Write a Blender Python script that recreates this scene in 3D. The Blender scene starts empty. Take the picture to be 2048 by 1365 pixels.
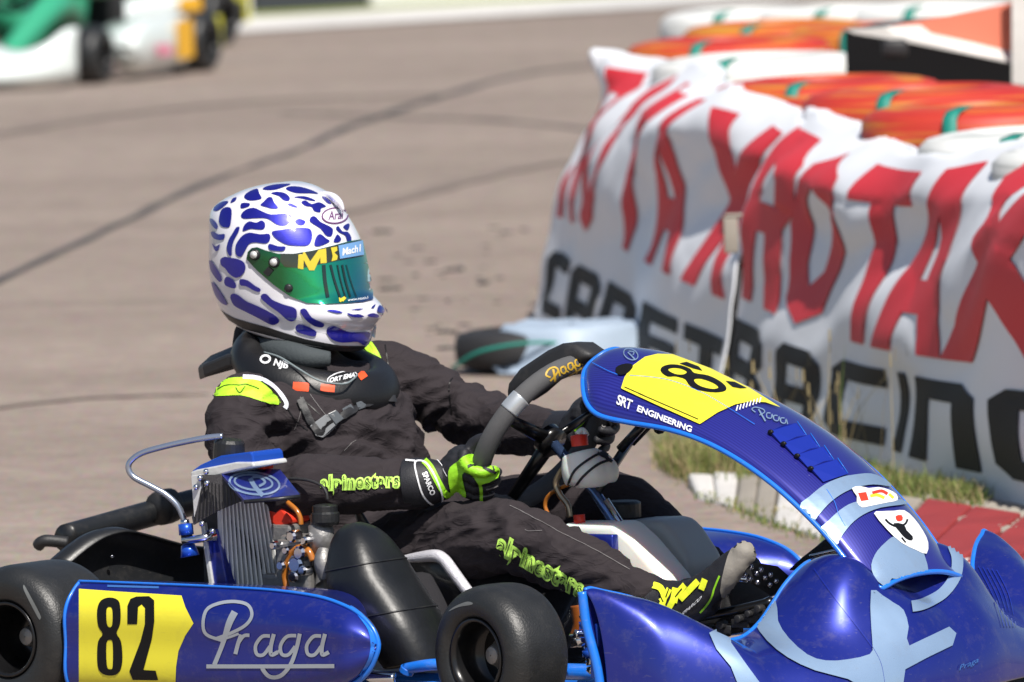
import bpy, bmesh, math, random
from mathutils import Vector, Matrix, noise
from mathutils.bvhtree import BVHTree
random.seed(7)
R = math.radians
C = bpy.context.scene.collection
# ---------------------------------------------------------------- camera, sky, sun, exposure
FPX, CX, CY = 22000.0, 1024.0, 682.5
PITCH = math.atan((682.5 + 770.0) / FPX); ROLL = 0.034
fw = Vector((0, math.cos(PITCH), -math.sin(PITCH)))
up0 = Vector((0, math.sin(PITCH), math.cos(PITCH))); rt0 = Vector((1, 0, 0))
cr = rt0 * math.cos(ROLL) - up0 * math.sin(ROLL)
cu = up0 * math.cos(ROLL) + rt0 * math.sin(ROLL)
def ray(u, v): return fw + cr * ((u - CX) / FPX) - cu * ((v - CY) / FPX)
CAMH = 0.13 - 20.0 * ray(951, 1315).z
CAM = Vector((0, 0, CAMH))
cd = bpy.data.cameras.new('camera'); cam = bpy.data.objects.new('camera', cd); C.objects.link(cam)
m = Matrix((cr, cu, -fw)).transposed().to_4x4(); m.translation = CAM; cam.matrix_world = m
cd.sensor_width = 22.3; cd.lens = FPX / 2048 * 22.3; cd.clip_end = 3000; cd.clip_start = 0.5
cd.dof.use_dof = True; cd.dof.focus_distance = 20.1; cd.dof.aperture_fstop = 5.4
S = bpy.context.scene; S.camera = cam
w = bpy.data.worlds.new('World'); S.world = w; w.use_nodes = True
nt = w.node_tree; bg = nt.nodes['Background']; sk = nt.nodes.new('ShaderNodeTexSky')
SUN = Vector((0.21, -0.57, 0.79)).normalized()
sk.sky_type = 'NISHITA'; sk.sun_disc = False
sk.sun_elevation = math.asin(SUN.z); sk.sun_rotation = math.atan2(SUN.x, SUN.y)
nt.links.new(sk.outputs[0], bg.inputs[0]); bg.inputs[1].default_value = 0.07
sd = bpy.data.lights.new('sun', 'SUN'); so = bpy.data.objects.new('sun', sd); C.objects.link(so)
sd.energy = 5.0; sd.angle = R(0.53); sd.color = (1, 0.95, 0.88)
so.rotation_euler = SUN.to_track_quat('Z', 'Y').to_euler(); so.location = (6, 15, 9)
S.view_settings.view_transform = 'Standard'; S.view_settings.look = 'None'
S.view_settings.exposure = 0.25; S.view_settings.gamma = 1; S.view_settings.use_curve_mapping = False

# ---------------------------------------------------------------- kart frame
YAW = R(38.5); hx = Vector((math.cos(YAW), -math.sin(YAW), 0)); lx = Vector((math.sin(YAW), math.cos(YAW), 0))
W0 = CAM + ray(951, 1315) * 20.0
O = W0 - hx * 1.05 + lx * 0.61; O.z = 0
def toloc(p): d = p - O; return Vector((d.dot(hx), d.dot(lx), d.z))
def dirloc(d): return Vector((d.dot(hx), d.dot(lx), d.z))
CL = toloc(CAM)
def K(u, v, s):            # point of the kart frame seen at a pixel, at lateral offset s (left positive)
    d = dirloc(ray(u, v)); t = (s - CL.y) / d.y; return CL + d * t
def KX(u, v, x):
    d = dirloc(ray(u, v)); t = (x - CL.x) / d.x; return CL + d * t
def G(u, v, z=0.0):        # ground point (world)
    d = ray(u, v); t = (z - CAMH) / d.z; return CAM + d * t
def AT(u, v, Y):
    d = ray(u, v); return CAM + d * (Y / d.y)
def proj(p):               # world -> pixel, for checks
    d = p - CAM; z = d.dot(fw); return (CX + FPX * d.dot(cr) / z, CY - FPX * d.dot(cu) / z)

# ---------------------------------------------------------------- materials
MATS = {}
def mat(name, col, rough=.5, metal=0, coat=0, bump=0, bscale=200, var=0, vscale=20, spec=.5, trans=0, sss=0, alpha=1, bdist=.002, coords='Object', sheen=0):
    m_ = bpy.data.materials.new(name); m_.use_nodes = True; n = m_.node_tree.nodes; l = m_.node_tree.links
    b = n['Principled BSDF']; b.inputs['Base Color'].default_value = (*col, 1); b.inputs['Roughness'].default_value = rough
    b.inputs['Metallic'].default_value = metal; b.inputs['Coat Weight'].default_value = coat; b.inputs['Coat Roughness'].default_value = .06
    b.inputs['Specular IOR Level'].default_value = spec; b.inputs['Transmission Weight'].default_value = trans
    b.inputs['Subsurface Weight'].default_value = sss; b.inputs['Alpha'].default_value = alpha
    b.inputs['Sheen Weight'].default_value = sheen
    tc = n.new('ShaderNodeTexCoord')
    if var:
        nz = n.new('ShaderNodeTexNoise'); nz.inputs['Scale'].default_value = vscale; nz.inputs['Detail'].default_value = 5
        l.new(tc.outputs[coords], nz.inputs['Vector'])
        mx = n.new('ShaderNodeMix'); mx.data_type = 'RGBA'
        mx.inputs[6].default_value = (*[c * (1 - var) for c in col], 1); mx.inputs[7].default_value = (*[min(1, c * (1 + var)) for c in col], 1)
        l.new(nz.outputs[0], mx.inputs[0]); l.new(mx.outputs[2], b.inputs['Base Color'])
        mr = n.new('ShaderNodeMapRange'); mr.inputs[3].default_value = max(.02, rough - .08); mr.inputs[4].default_value = min(1, rough + .1)
        l.new(nz.outputs[0], mr.inputs[0]); l.new(mr.outputs[0], b.inputs['Roughness'])
    if bump:
        nb = n.new('ShaderNodeTexNoise'); nb.inputs['Scale'].default_value = bscale; nb.inputs['Detail'].default_value = 3
        l.new(tc.outputs[coords], nb.inputs['Vector'])
        bp = n.new('ShaderNodeBump'); bp.inputs['Strength'].default_value = bump; bp.inputs['Distance'].default_value = bdist
        l.new(nb.outputs[0], bp.inputs['Height']); l.new(bp.outputs[0], b.inputs['Normal'])
    MATS[name] = m_; return m_
blue = mat('kart_blue', (.012, .024, .27), .34, .5, .8, var=.1, vscale=9)
trim = mat('trim_blue', (.012, .17, .72), .3, 0, .5)
pale = mat('pale_blue_foil', (.32, .46, .66), .28, .45, 1, var=.08, vscale=12)
yellow = mat('plate_yellow', (.80, .72, .04), .3, 0, .3, var=.04, vscale=12)
ink = mat('number_black', (.008, .008, .009), .4, spec=.2)
silver_ink = mat('silver_lettering', (.42, .46, .52), .35, .4)
white_ink = mat('white_lettering', (.75, .76, .78), .4)
gold_ink = mat('gold_lettering', (.52, .33, .03), .5)
lime = mat('lime_fabric', (.45, .85, .03), .6, bump=.3, bscale=400)
limep = mat('lime_print', (.55, .90, .14), .55)
limewhite = mat('pale_piping', (.72, .72, .82), .5)
suit = mat('racing_suit_cloth', (.030, .024, .027), .85, bump=.5, bscale=900, var=.12, vscale=14, bdist=.0008, spec=.25)
knit = mat('black_knit', (.012, .011, .014), .9, bump=.4, bscale=700)
gloveb = mat('glove_black', (.014, .014, .018), .55, bump=.4, bscale=500)
gloveg = mat('glove_lime', (.30, .68, .02), .5, bump=.3, bscale=400)
rubber = mat('tyre_rubber', (.017, .018, .019), .42, bump=.6, bscale=260, var=.25, vscale=25, bdist=.0012)
blackm = mat('black_anodised', (.01, .01, .011), .28, .3, .3)
plastic = mat('black_plastic', (.013, .014, .016), .38, bump=.15, bscale=150, var=.2, vscale=20)
plasticm = mat('matt_black_plastic', (.018, .018, .02), .55, bump=.2, bscale=300)
chrome = mat('chrome', (.75, .76, .8), .12, 1)
alu = mat('aluminium', (.74, .74, .72), .42, .35, bump=.3, bscale=120, var=.15, vscale=40)
castalu = mat('cast_aluminium', (.34, .33, .32), .5, .7, bump=.5, bscale=150, var=.3, vscale=60)
grip = mat('suede_grip', (.085, .085, .088), .85, bump=.5, bscale=600, var=.15, vscale=40)
silver = mat('silver_band', (.55, .58, .6), .35, .6)
redm = mat('red_plastic', (.75, .045, .02), .4)
orangeh = mat('amber_hose', (.42, .14, .02), .2, coat=.6)
milk = mat('milky_plastic', (.85, .84, .76), .4, sss=.4, var=.08, vscale=12)
milkg = mat('grey_milky_plastic', (.50, .51, .49), .4, sss=.15, var=.12, vscale=12)
bluea = mat('blue_anodised', (.015, .09, .55), .3, .4, .3)
helmw = mat('helmet_white', (.78, .77, .82), .18, 0, 1)
helmb = mat('helmet_blue_flake', (.016, .016, .34), .38, .6, 1, var=.1, vscale=120)
orangep = mat('orange_tab', (.85, .09, .02), .5)
bootg = mat('sole_grey', (.25, .23, .20), .7, bump=.3)
yellowl = mat('yellow_lace', (.78, .85, .03), .55, bump=.3)

def wear(m_, amount=.35, scale=35, tint=(.30, .26, .22)):      # dust film, scuffs and fine scratches on used plastic
    n = m_.node_tree.nodes; l = m_.node_tree.links; b = n['Principled BSDF']; tc = n.new('ShaderNodeTexCoord')
    a = n.new('ShaderNodeTexNoise'); a.inputs['Scale'].default_value = scale; a.inputs['Detail'].default_value = 8; a.inputs['Roughness'].default_value = .75; l.new(tc.outputs['Object'], a.inputs['Vector'])
    mp = n.new('ShaderNodeMapping'); mp.inputs['Scale'].default_value = (14, 60, 160); mp.inputs['Rotation'].default_value = (.3, .5, .2); l.new(tc.outputs['Object'], mp.inputs[0])
    c = n.new('ShaderNodeTexNoise'); c.inputs['Scale'].default_value = 1.6; c.inputs['Detail'].default_value = 4; l.new(mp.outputs[0], c.inputs['Vector'])
    r = n.new('ShaderNodeMapRange'); r.inputs[1].default_value = .52; r.inputs[2].default_value = .8; r.inputs[4].default_value = amount; l.new(a.outputs[0], r.inputs[0])
    r2 = n.new('ShaderNodeMapRange'); r2.inputs[1].default_value = .66; r2.inputs[2].default_value = .72; r2.inputs[4].default_value = amount * .8; l.new(c.outputs[0], r2.inputs[0])
    s_ = n.new('ShaderNodeMath'); s_.operation = 'MAXIMUM'; l.new(r.outputs[0], s_.inputs[0]); l.new(r2.outputs[0], s_.inputs[1])
    mx = n.new('ShaderNodeMix'); mx.data_type = 'RGBA'; src = b.inputs['Base Color']
    if src.is_linked: l.new(src.links[0].from_socket, mx.inputs[6])
    else: mx.inputs[6].default_value = src.default_value[:]
    mx.inputs[7].default_value = (*tint, 1); l.new(s_.outputs[0], mx.inputs[0]); l.new(mx.outputs[2], b.inputs['Base Color'])
    cr_ = n.new('ShaderNodeMapRange'); cr_.inputs[3].default_value = .05; cr_.inputs[4].default_value = .55; l.new(s_.outputs[0], cr_.inputs[0]); l.new(cr_.outputs[0], b.inputs['Coat Roughness'])
wear(blue, .22); wear(rubber, .16, 22, (.12, .11, .10)); wear(plastic, .10, 30); wear(plasticm, .10, 30); wear(yellow, .18, 25, (.25, .22, .08)); wear(trim, .2, 40); wear(pale, .2, 30)
def creases(m_, scale=16, dist=.007):      # sharp small folds of the cloth, on top of the modelled ones
    n = m_.node_tree.nodes; l = m_.node_tree.links; b = n['Principled BSDF']; tc = n.new('ShaderNodeTexCoord'); mp = n.new('ShaderNodeMapping'); mp.inputs['Scale'].default_value = (.6, .8, 1.5); mp.inputs['Rotation'].default_value = (0, .6, 0); l.new(tc.outputs['Object'], mp.inputs[0])
    a = n.new('ShaderNodeTexNoise'); a.inputs['Scale'].default_value = scale; a.inputs['Detail'].default_value = 3; a.inputs['Distortion'].default_value = 1.6; l.new(mp.outputs[0], a.inputs['Vector'])
    s1 = n.new('ShaderNodeMath'); s1.operation = 'SUBTRACT'; s1.inputs[1].default_value = .5; l.new(a.outputs[0], s1.inputs[0]); s2 = n.new('ShaderNodeMath'); s2.operation = 'ABSOLUTE'; l.new(s1.outputs[0], s2.inputs[0])
    s3 = n.new('ShaderNodeMath'); s3.operation = 'POWER'; s3.inputs[1].default_value = .55; l.new(s2.outputs[0], s3.inputs[0])
    bp = n.new('ShaderNodeBump'); bp.inputs['Strength'].default_value = .55; bp.inputs['Distance'].default_value = dist; bp.invert = True; l.new(s3.outputs[0], bp.inputs['Height'])
    if b.inputs['Normal'].is_linked: l.new(b.inputs['Normal'].links[0].from_socket, bp.inputs['Normal'])
    l.new(bp.outputs[0], b.inputs['Normal'])
creases(suit)
# ---------------------------------------------------------------- object helpers
def link(o, parent=None):
    C.objects.link(o)
    if parent: o.parent = parent
    return o
def tag(o, label=None, cat=None, group=None, kind=None):
    for k, v in (('label', label), ('category', cat), ('group', group), ('kind', kind)):
        if v: o[k] = v
    return o
def empty(name, loc=(0, 0, 0), rz=0, **kw):
    o = bpy.data.objects.new(name, None); o.location = loc; o.rotation_euler = (0, 0, rz); o.empty_display_size = .1
    link(o); return tag(o, **kw)
def mesh(name, V, F, m_, parent=None, smooth=True, sub=0, solid=0, bevel=0, mats=None, fm=None):
    me = bpy.data.meshes.new(name); me.from_pydata([tuple(v) for v in V], [], F); me.validate(); me.update()
    for x in (mats or [m_]): me.materials.append(x)
    if fm:
        for i, p in enumerate(me.polygons): p.material_index = fm[i]
    if smooth: me.polygons.foreach_set('use_smooth', [True] * len(me.polygons))
    o = link(bpy.data.objects.new(name, me), parent)
    if solid: md = o.modifiers.new('s', 'SOLIDIFY'); md.thickness = solid; md.offset = 0
    if bevel: md = o.modifiers.new('b', 'BEVEL'); md.width = bevel; md.segments = 2; md.limit_method = 'ANGLE'
    if sub: md = o.modifiers.new('u', 'SUBSURF'); md.levels = sub; md.render_levels = sub
    return o
class MB:
    def __init__(s): s.V = []; s.F = []
    def add(s, V, F):
        n = len(s.V); s.V += [Vector(v) for v in V]; s.F += [tuple(i + n for i in f) for f in F]; return s
    def build(s, name, m_, parent=None, **kw): return mesh(name, s.V, s.F, m_, parent, **kw)
def cat(pts, n=6, closed=False):     # Catmull-Rom through points of any dimension
    P = [list(p) for p in pts]; N = len(P); out = []
    rng = N if closed else N - 1
    for i in range(rng):
        if closed: a, b, c, d = P[(i - 1) % N], P[i], P[(i + 1) % N], P[(i + 2) % N]
        else: a, b, c, d = P[max(i - 1, 0)], P[i], P[i + 1], P[min(i + 2, N - 1)]
        for k in range(n):
            t = k / n
            out.append([.5 * (2 * B + (Cc - A) * t + (2 * A - 5 * B + 4 * Cc - D) * t * t + (3 * B - A - 3 * Cc + D) * t ** 3) for A, B, Cc, D in zip(a, b, c, d)])
    if not closed: out.append(P[-1])
    return out
def gridf(nr, nc, closed=False):
    F = []
    for i in range(nr - 1):
        for j in range(nc if closed else nc - 1):
            a = i * nc + j; b = i * nc + (j + 1) % nc
            F.append((a, b, b + nc, a + nc))
    return F
def tube(path, r, seg=12, n=6, caps=True, smooth=True, flat=1, closed=False):
    """path of Vector; r number or list; returns V,F"""
    P = [list(p) + [(r[i] if isinstance(r, (list, tuple)) else r)] for i, p in enumerate(path)]
    if smooth: P = cat(P, n, closed)
    V = []; N = len(P); up = None
    for i, p in enumerate(P):
        q = Vector(p[:3])
        if closed: t = Vector(P[(i + 1) % N][:3]) - Vector(P[i - 1][:3])
        else: t = Vector(P[min(i + 1, N - 1)][:3]) - Vector(P[max(i - 1, 0)][:3])
        t.normalize()
        if up is None: up = t.orthogonal()
        up = (up - t * up.dot(t)).normalized(); bi = t.cross(up)
        for k in range(seg):
            a = 2 * math.pi * k / seg; V.append(q + up * math.cos(a) * p[3] + bi * math.sin(a) * p[3] * flat)
    F = gridf(N, seg, True)
    if closed: F += [((N - 1) * seg + j, (N - 1) * seg + (j + 1) % seg, (j + 1) % seg, j) for j in range(seg)]
    elif caps: F += [tuple(range(seg))[::-1], tuple((N - 1) * seg + j for j in range(seg))]
    return V, F
def box(c, ax, ay, az):     # centre and three half-axis vectors
    c = Vector(c); V = [c + ax * i + ay * j + az * k for k in (-1, 1) for j in (-1, 1) for i in (-1, 1)]
    return V, [(0, 2, 3, 1), (4, 5, 7, 6), (0, 1, 5, 4), (2, 6, 7, 3), (0, 4, 6, 2), (1, 3, 7, 5)]
X, Y, Z = Vector((1, 0, 0)), Vector((0, 1, 0)), Vector((0, 0, 1))
def abox(x0, x1, y0, y1, z0, z1): return box(((x0 + x1) / 2, (y0 + y1) / 2, (z0 + z1) / 2), X * ((x1 - x0) / 2), Y * ((y1 - y0) / 2), Z * ((z1 - z0) / 2))
def lathe(prof, c, axis, seg=48, ref=None):    # prof: (along axis, radius)
    axis = axis.normalized(); a = ref or axis.orthogonal().normalized(); b = axis.cross(a); c = Vector(c); V = []
    for (h, r) in prof:
        for k in range(seg):
            t = 2 * math.pi * k / seg; V.append(c + axis * h + (a * math.cos(t) + b * math.sin(t)) * r)
    return V, gridf(len(prof), seg, True)
def ball(c, rx, ry=None, rz=None, seg=16, M=None):
    ry = ry or rx; rz = rz or rx; V = []; n = seg // 2; c = Vector(c)
    for i in range(n + 1):
        t = math.pi * i / n
        for k in range(seg):
            p = 2 * math.pi * k / seg; q = Vector((rx * math.sin(t) * math.cos(p), ry * math.sin(t) * math.sin(p), rz * math.cos(t)))
            V.append(c + (M @ q if M else q))
    return V, gridf(n + 1, seg, True)
def extrude_outline(pts3, off):   # closed outline of Vectors, thickened by an offset vector
    n = len(pts3); V = list(pts3) + [p + off for p in pts3]
    return V, [tuple(range(n)), tuple(range(2 * n - 1, n - 1, -1))] + [(i, i + n, (i + 1) % n + n, (i + 1) % n) for i in range(n)]
def fuse(mb, name, m_, parent, voxel=.006, smooth_it=4, disp=None):
    """one continuous skin out of overlapping limbs"""
    o = mb.build(name + '_raw', m_); md = o.modifiers.new('r', 'REMESH'); md.mode = 'VOXEL'; md.voxel_size = voxel
    ms = o.modifiers.new('c', 'SMOOTH'); ms.factor = .5; ms.iterations = smooth_it
    bpy.context.view_layer.update(); dg = bpy.context.evaluated_depsgraph_get()
    me = bpy.data.meshes.new_from_object(o.evaluated_get(dg)); bpy.data.objects.remove(o)
    if disp:
        nr = [v.normal.copy() for v in me.vertices]
        for v, n_ in zip(me.vertices, nr): v.co += n_ * disp(v.co, n_)
    me.name = name; me.materials.clear(); me.materials.append(m_)
    me.polygons.foreach_set('use_smooth', [True] * len(me.polygons)); me.update()
    return link(bpy.data.objects.new(name, me), parent)
# ---- printed marks: flat shapes laid on a real surface
def bvh(*objs):
    bpy.context.view_layer.update(); dg = bpy.context.evaluated_depsgraph_get(); V = []; F = []
    for o in objs:
        e = o.evaluated_get(dg); me = e.to_mesh(); n = len(V)
        V += [v.co.copy() for v in me.vertices]; F += [tuple(i + n for i in p.vertices) for p in me.polygons]; e.to_mesh_clear()
    return BVHTree.FromPolygons(V, F)
def fill(splines):     # closed 2D outlines (holes by even-odd) -> V2,F
    cu_ = bpy.data.curves.new('t', 'CURVE'); cu_.dimensions = '2D'; cu_.fill_mode = 'BOTH'
    for s in splines:
        sp = cu_.splines.new('POLY'); sp.points.add(len(s) - 1); sp.use_cyclic_u = True
        for p, q in zip(sp.points, s): p.co = (q[0], q[1], 0, 1)
    return curve_mesh(cu_)
def curve_mesh(cu_):
    o = link(bpy.data.objects.new('t', cu_)); bpy.context.view_layer.update(); dg = bpy.context.evaluated_depsgraph_get()
    me = bpy.data.meshes.new_from_object(o.evaluated_get(dg))
    V = [(v.co.x, v.co.y) for v in me.vertices]; F = [tuple(p.vertices) for p in me.polygons]
    bpy.data.objects.remove(o); bpy.data.meshes.remove(me); return V, F
def text(s, bold=0.0, sx=1, sp=1):      # unit-height text, V2,F, centred
    c = bpy.data.curves.new('t', 'FONT'); c.body = s; c.align_x = 'CENTER'; c.align_y = 'CENTER'; c.offset = bold; c.resolution_u = 3; c.space_character = sp
    V, F = curve_mesh(c); return [(x * sx, y) for x, y in V], F
def ribbon(path, wd, n=5, closed=False):
    P = cat(path, n, closed) if n > 1 else [list(p) for p in path]; V = []; N = len(P)
    for i, p in enumerate(P):
        a = P[(i - 1) % N] if closed else P[max(i - 1, 0)]; b = P[(i + 1) % N] if closed else P[min(i + 1, N - 1)]
        t = Vector((b[0] - a[0], b[1] - a[1])); t = t.normalized() if t.length else Vector((1, 0))
        ww = (p[2] if len(p) > 2 else wd) / 2
        V += [(p[0] - t.y * ww, p[1] + t.x * ww), (p[0] + t.y * ww, p[1] - t.x * ww)]
    F = [(2 * i, 2 * i + 1, 2 * i + 3, 2 * i + 2) for i in range(N - 1)]
    if closed: F.append((2 * N - 2, 2 * N - 1, 1, 0))
    return V, F
def refine(V, F, L):
    bm = bmesh.new(); vs = [bm.verts.new((x, y, 0)) for x, y in V]
    for f in F:
        try: bm.faces.new([vs[i] for i in f])
        except ValueError: pass
    bmesh.ops.triangulate(bm, faces=bm.faces[:])
    for _ in range(5):
        e = [e for e in bm.edges if e.calc_length() > L]
        if not e: break
        bmesh.ops.subdivide_edges(bm, edges=e, cuts=1); bmesh.ops.triangulate(bm, faces=[f for f in bm.faces if len(f.verts) > 3])
    bm.verts.index_update(); V = [(v.co.x, v.co.y) for v in bm.verts]; F = [tuple(v.index for v in f.verts) for f in bm.faces]; bm.free(); return V, F
class Print:
    """collects marks given in photo pixels and lays them on a surface of the kart frame"""
    def __init__(s, tree, off=.0012): s.t = tree; s.off = off; s.mb = MB(); s.k = 0; s.cut = []
    def add(s, V, F, f=None, L=9, smooth=None):
        if f: V = [f(x, y) for x, y in V]
        V, F = refine(V, F, L); s.k += 1; off = s.off + .00004 * s.k; W = []; ok = []
        for (u, v) in V:
            d = dirloc(ray(u, v)).normalized(); h = s.t.ray_cast(CL, d)
            if h[0] is None:
                W.append(Vector((0, 0, 0))); ok.append(False); continue
            n = h[1]; n = -n if n.dot(d) > 0 else n
            W.append(h[0] + n * off); ok.append(True)
        G_ = []
        for q in F:
            if not all(ok[i] for i in q): continue
            if max((W[q[i]] - W[q[i - 1]]).length for i in range(3)) > .05: continue
            G_.append(q)
        s.cut.append((len(s.mb.V), len(s.mb.F))); s.mb.add(W, G_); return s
    def poly(s, *outl, n=4, f=None, L=9): V, F = fill([[p for p in cat(o, n, True)] if n > 1 else o for o in outl]); return s.add(V, F, f, L)
    def line(s, path, wd, f=None, n=5, closed=False, L=9): V, F = ribbon(path, wd, n, closed); return s.add(V, F, f, L)
    def text(s, t, o, ex, ey, bold=0, f=None, L=9, sx=1, sp=1):   # o centre px, ex px vector per unit x, ey px vector of glyph-up
        V, F = text(t, bold, sx, sp)
        g = lambda x, y: (o[0] + ex[0] * x + ey[0] * y, o[1] + ex[1] * x + ey[1] * y)
        V = [g(x, y) for x, y in V]
        if f: V = [f(x, y) for x, y in V]
        return s.add(V, F, None, L)
    def split(s, name, m_, parent, f=lambda o: o):      # one object per mark
        c = s.cut + [(len(s.mb.V), len(s.mb.F))]; out = []
        for (a, b), (a2, b2) in zip(c, c[1:]):
            if b2 > b: q = Print(s.t); q.mb.V = s.mb.V[a:a2]; q.mb.F = [tuple(i - a for i in p) for p in s.mb.F[b:b2]]; out.append(f(q.build(name, m_, parent)))
        return out
    def build(s, name, m_, parent):
        o = s.mb.build(name, m_, parent); bm = bmesh.new(); bm.from_mesh(o.data)
        bmesh.ops.delete(bm, geom=[v for v in bm.verts if not v.link_faces], context='VERTS'); bm.to_mesh(o.data); bm.free(); return o
def Zm(ox, oy, sc): return lambda x, y: (ox + x / sc, oy + y / sc)
z1 = Zm(380, 350, 3.688); z2 = Zm(380, 640, 3.7917); z3 = Zm(760, 660, 3.413); z4 = Zm(1140, 680, 3.25)
z5 = Zm(1300, 600, 2.73); z6 = Zm(0, 1080, 2.56); z7 = Zm(640, 980, 3.4133); z8 = Zm(1300, 1000, 2.738); z9 = Zm(340, 860, 3.791)
def dup(o, parent=None, name=None):
    c = o.copy(); C.objects.link(c); c.parent = parent
    for ch in list(o.children): dup(ch, c)
    return c
# ---------------------------------------------------------------- setting: ground, kerb, grass, barriers
def groundmat(name, a, b, sc, fine, bump=.5, rough=.85):
    m_ = bpy.data.materials.new(name); m_.use_nodes = True; n = m_.node_tree.nodes; l = m_.node_tree.links; bs = n['Principled BSDF']
    tc = n.new('ShaderNodeTexCoord'); n1 = n.new('ShaderNodeTexNoise'); n1.inputs['Scale'].default_value = sc; n1.inputs['Detail'].default_value = 8
    n2 = n.new('ShaderNodeTexNoise'); n2.inputs['Scale'].default_value = fine; n2.inputs['Detail'].default_value = 2
    mp = n.new('ShaderNodeMapping'); mp.inputs['Scale'].default_value = (.35, 1, 1); mp.inputs['Rotation'].default_value = (0, 0, R(10)); l.new(tc.outputs['Object'], mp.inputs[0])
    l.new(mp.outputs[0], n1.inputs['Vector']); l.new(tc.outputs['Object'], n2.inputs['Vector'])
    mx = n.new('ShaderNodeMix'); mx.data_type = 'RGBA'; mx.inputs[6].default_value = (*a, 1); mx.inputs[7].default_value = (*b, 1)
    r1 = n.new('ShaderNodeMapRange'); r1.inputs[1].default_value = .3; r1.inputs[2].default_value = .7; l.new(n1.outputs[0], r1.inputs[0]); l.new(r1.outputs[0], mx.inputs[0])
    m2 = n.new('ShaderNodeMix'); m2.data_type = 'RGBA'; m2.blend_type = 'OVERLAY'; m2.inputs[0].default_value = .55
    l.new(mx.outputs[2], m2.inputs[6]); l.new(n2.outputs[1], m2.inputs[7])
    n3 = n.new('ShaderNodeTexNoise'); n3.inputs['Scale'].default_value = sc * 14; n3.inputs['Detail'].default_value = 6; n3.inputs['Roughness'].default_value = .7; m3 = n.new('ShaderNodeMapping'); m3.inputs['Scale'].default_value = (.6, 1, 1); l.new(tc.outputs['Object'], m3.inputs[0]); l.new(m3.outputs[0], n3.inputs['Vector'])
    r3 = n.new('ShaderNodeMapRange'); r3.inputs[1].default_value = .25; r3.inputs[2].default_value = .75; r3.inputs[3].default_value = .68; r3.inputs[4].default_value = 1.28; l.new(n3.outputs[0], r3.inputs[0])
    m4 = n.new('ShaderNodeMix'); m4.data_type = 'RGBA'; m4.blend_type = 'MULTIPLY'; m4.inputs[0].default_value = 1; l.new(m2.outputs[2], m4.inputs[6]); l.new(r3.outputs[0], m4.inputs[7]); m2 = m4
    hs = n.new('ShaderNodeHueSaturation'); hs.inputs['Saturation'].default_value = .95; l.new(m2.outputs[2], hs.inputs['Color']); l.new(hs.outputs[0], bs.inputs['Base Color']); bs.inputs['Roughness'].default_value = rough
    bp = n.new('ShaderNodeBump'); bp.inputs['Strength'].default_value = bump; bp.inputs['Distance'].default_value = .01; l.new(n2.outputs[0], bp.inputs['Height']); l.new(bp.outputs[0], bs.inputs['Normal'])
    return m_
asphalt = groundmat('sun_bleached_asphalt', (.222, .173, .142), (.285, .226, .188), .8, 55)
dirt = groundmat('dry_verge', (.13, .12, .05), (.24, .20, .12), 1.5, 12)
tar = mat('tar_seam', (.055, .052, .05), .7, var=.3, vscale=6)
def sheet(name, pts, z, m_, parent=None, kind='structure'):
    o = mesh(name, [(p.x, p.y, z) for p in pts], [tuple(range(len(pts)))], m_, parent, smooth=False)
    if kind: o['kind'] = kind
    return o
mesh('road', [(-900, -300, 0), (900, -300, 0), (900, 1500, 0), (-900, 1500, 0)], [(0, 1, 2, 3)], asphalt, smooth=False)['kind'] = 'structure'
def gribbon(path, wpx, z, m_, name, jit=0):
    V = []; F = []
    P = cat([(*G(u, v).xy, ww) for (u, v), ww in zip(path, wpx)], 14)
    for i, p in enumerate(P):
        a = Vector(P[max(i - 1, 0)][:2]); b = Vector(P[min(i + 1, len(P) - 1)][:2]); t = (b - a).normalized()
        nn = noise.noise(Vector((i * .37, z * 900, 0))) * jit; nn2 = noise.noise(Vector((i * .31, 7 + z * 900, 0))) * jit
        V += [(p[0] - t.y * (p[2] + nn), p[1] + t.x * (p[2] + nn), z), (p[0] + t.y * (p[2] + nn2), p[1] - t.x * (p[2] + nn2), z)]
    o = mesh(name, V, [(2 * i, 2 * i + 1, 2 * i + 3, 2 * i + 2) for i in range(len(P) - 1)], m_, smooth=False); o['kind'] = 'structure'; return o
gribbon([(-200, 650), (0, 562), (250, 445), (420, 365), (600, 300), (700, 255), (900, 188), (1050, 150), (1210, 130)], [.017, .019, .020, .017, .022, .020, .028, .03, .03], .004, tar, 'tar_seam', .02)
gribbon([(560, 228), (700, 232), (860, 238), (1000, 243), (1190, 262)], [.02, .02, .02, .02, .02], .004, tar, 'tar_seam', .02)
gribbon([(-50, 612), (300, 606), (600, 600), (850, 598), (1100, 596)], [.004, .006, .006, .008, .006], .004, tar, 'tar_seam', .004)
skid = mat('skid_mark', (.19, .152, .128), .8, var=.2, vscale=2)
gribbon([(-300, 330), (100, 250), (500, 205), (900, 190)], [.05, .07, .06, .03], .0042, skid, 'skid_mark', .05)
gribbon([(500, 470), (800, 400), (1010, 345), (1180, 318)], [.03, .05, .05, .03], .0042, skid, 'skid_mark', .04)
gribbon([(-100, 830), (150, 800), (420, 790)], [.02, .03, .02], .0042, skid, 'skid_mark', .03)
# rubber crumbs on the track
mbm = MB(); rnd = random.Random(3)
for i in range(46):
    u = rnd.gauss(900, 90); v = rnd.uniform(450, 700)
    p = G(u, v); r_ = rnd.uniform(.003, .007) * (1.8 if i < 7 else 1)
    V, F = ball((p.x, p.y, r_ * .4), r_ * rnd.uniform(1.5, 5), r_ * 1.6, r_ * .6, seg=6); mbm.add(V, F)
o = mbm.build('rubber_crumbs', rubber); tag(o, 'black crumbs of tyre rubber scattered on the asphalt between helmet and banner', 'rubber crumbs', kind='stuff')
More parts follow.
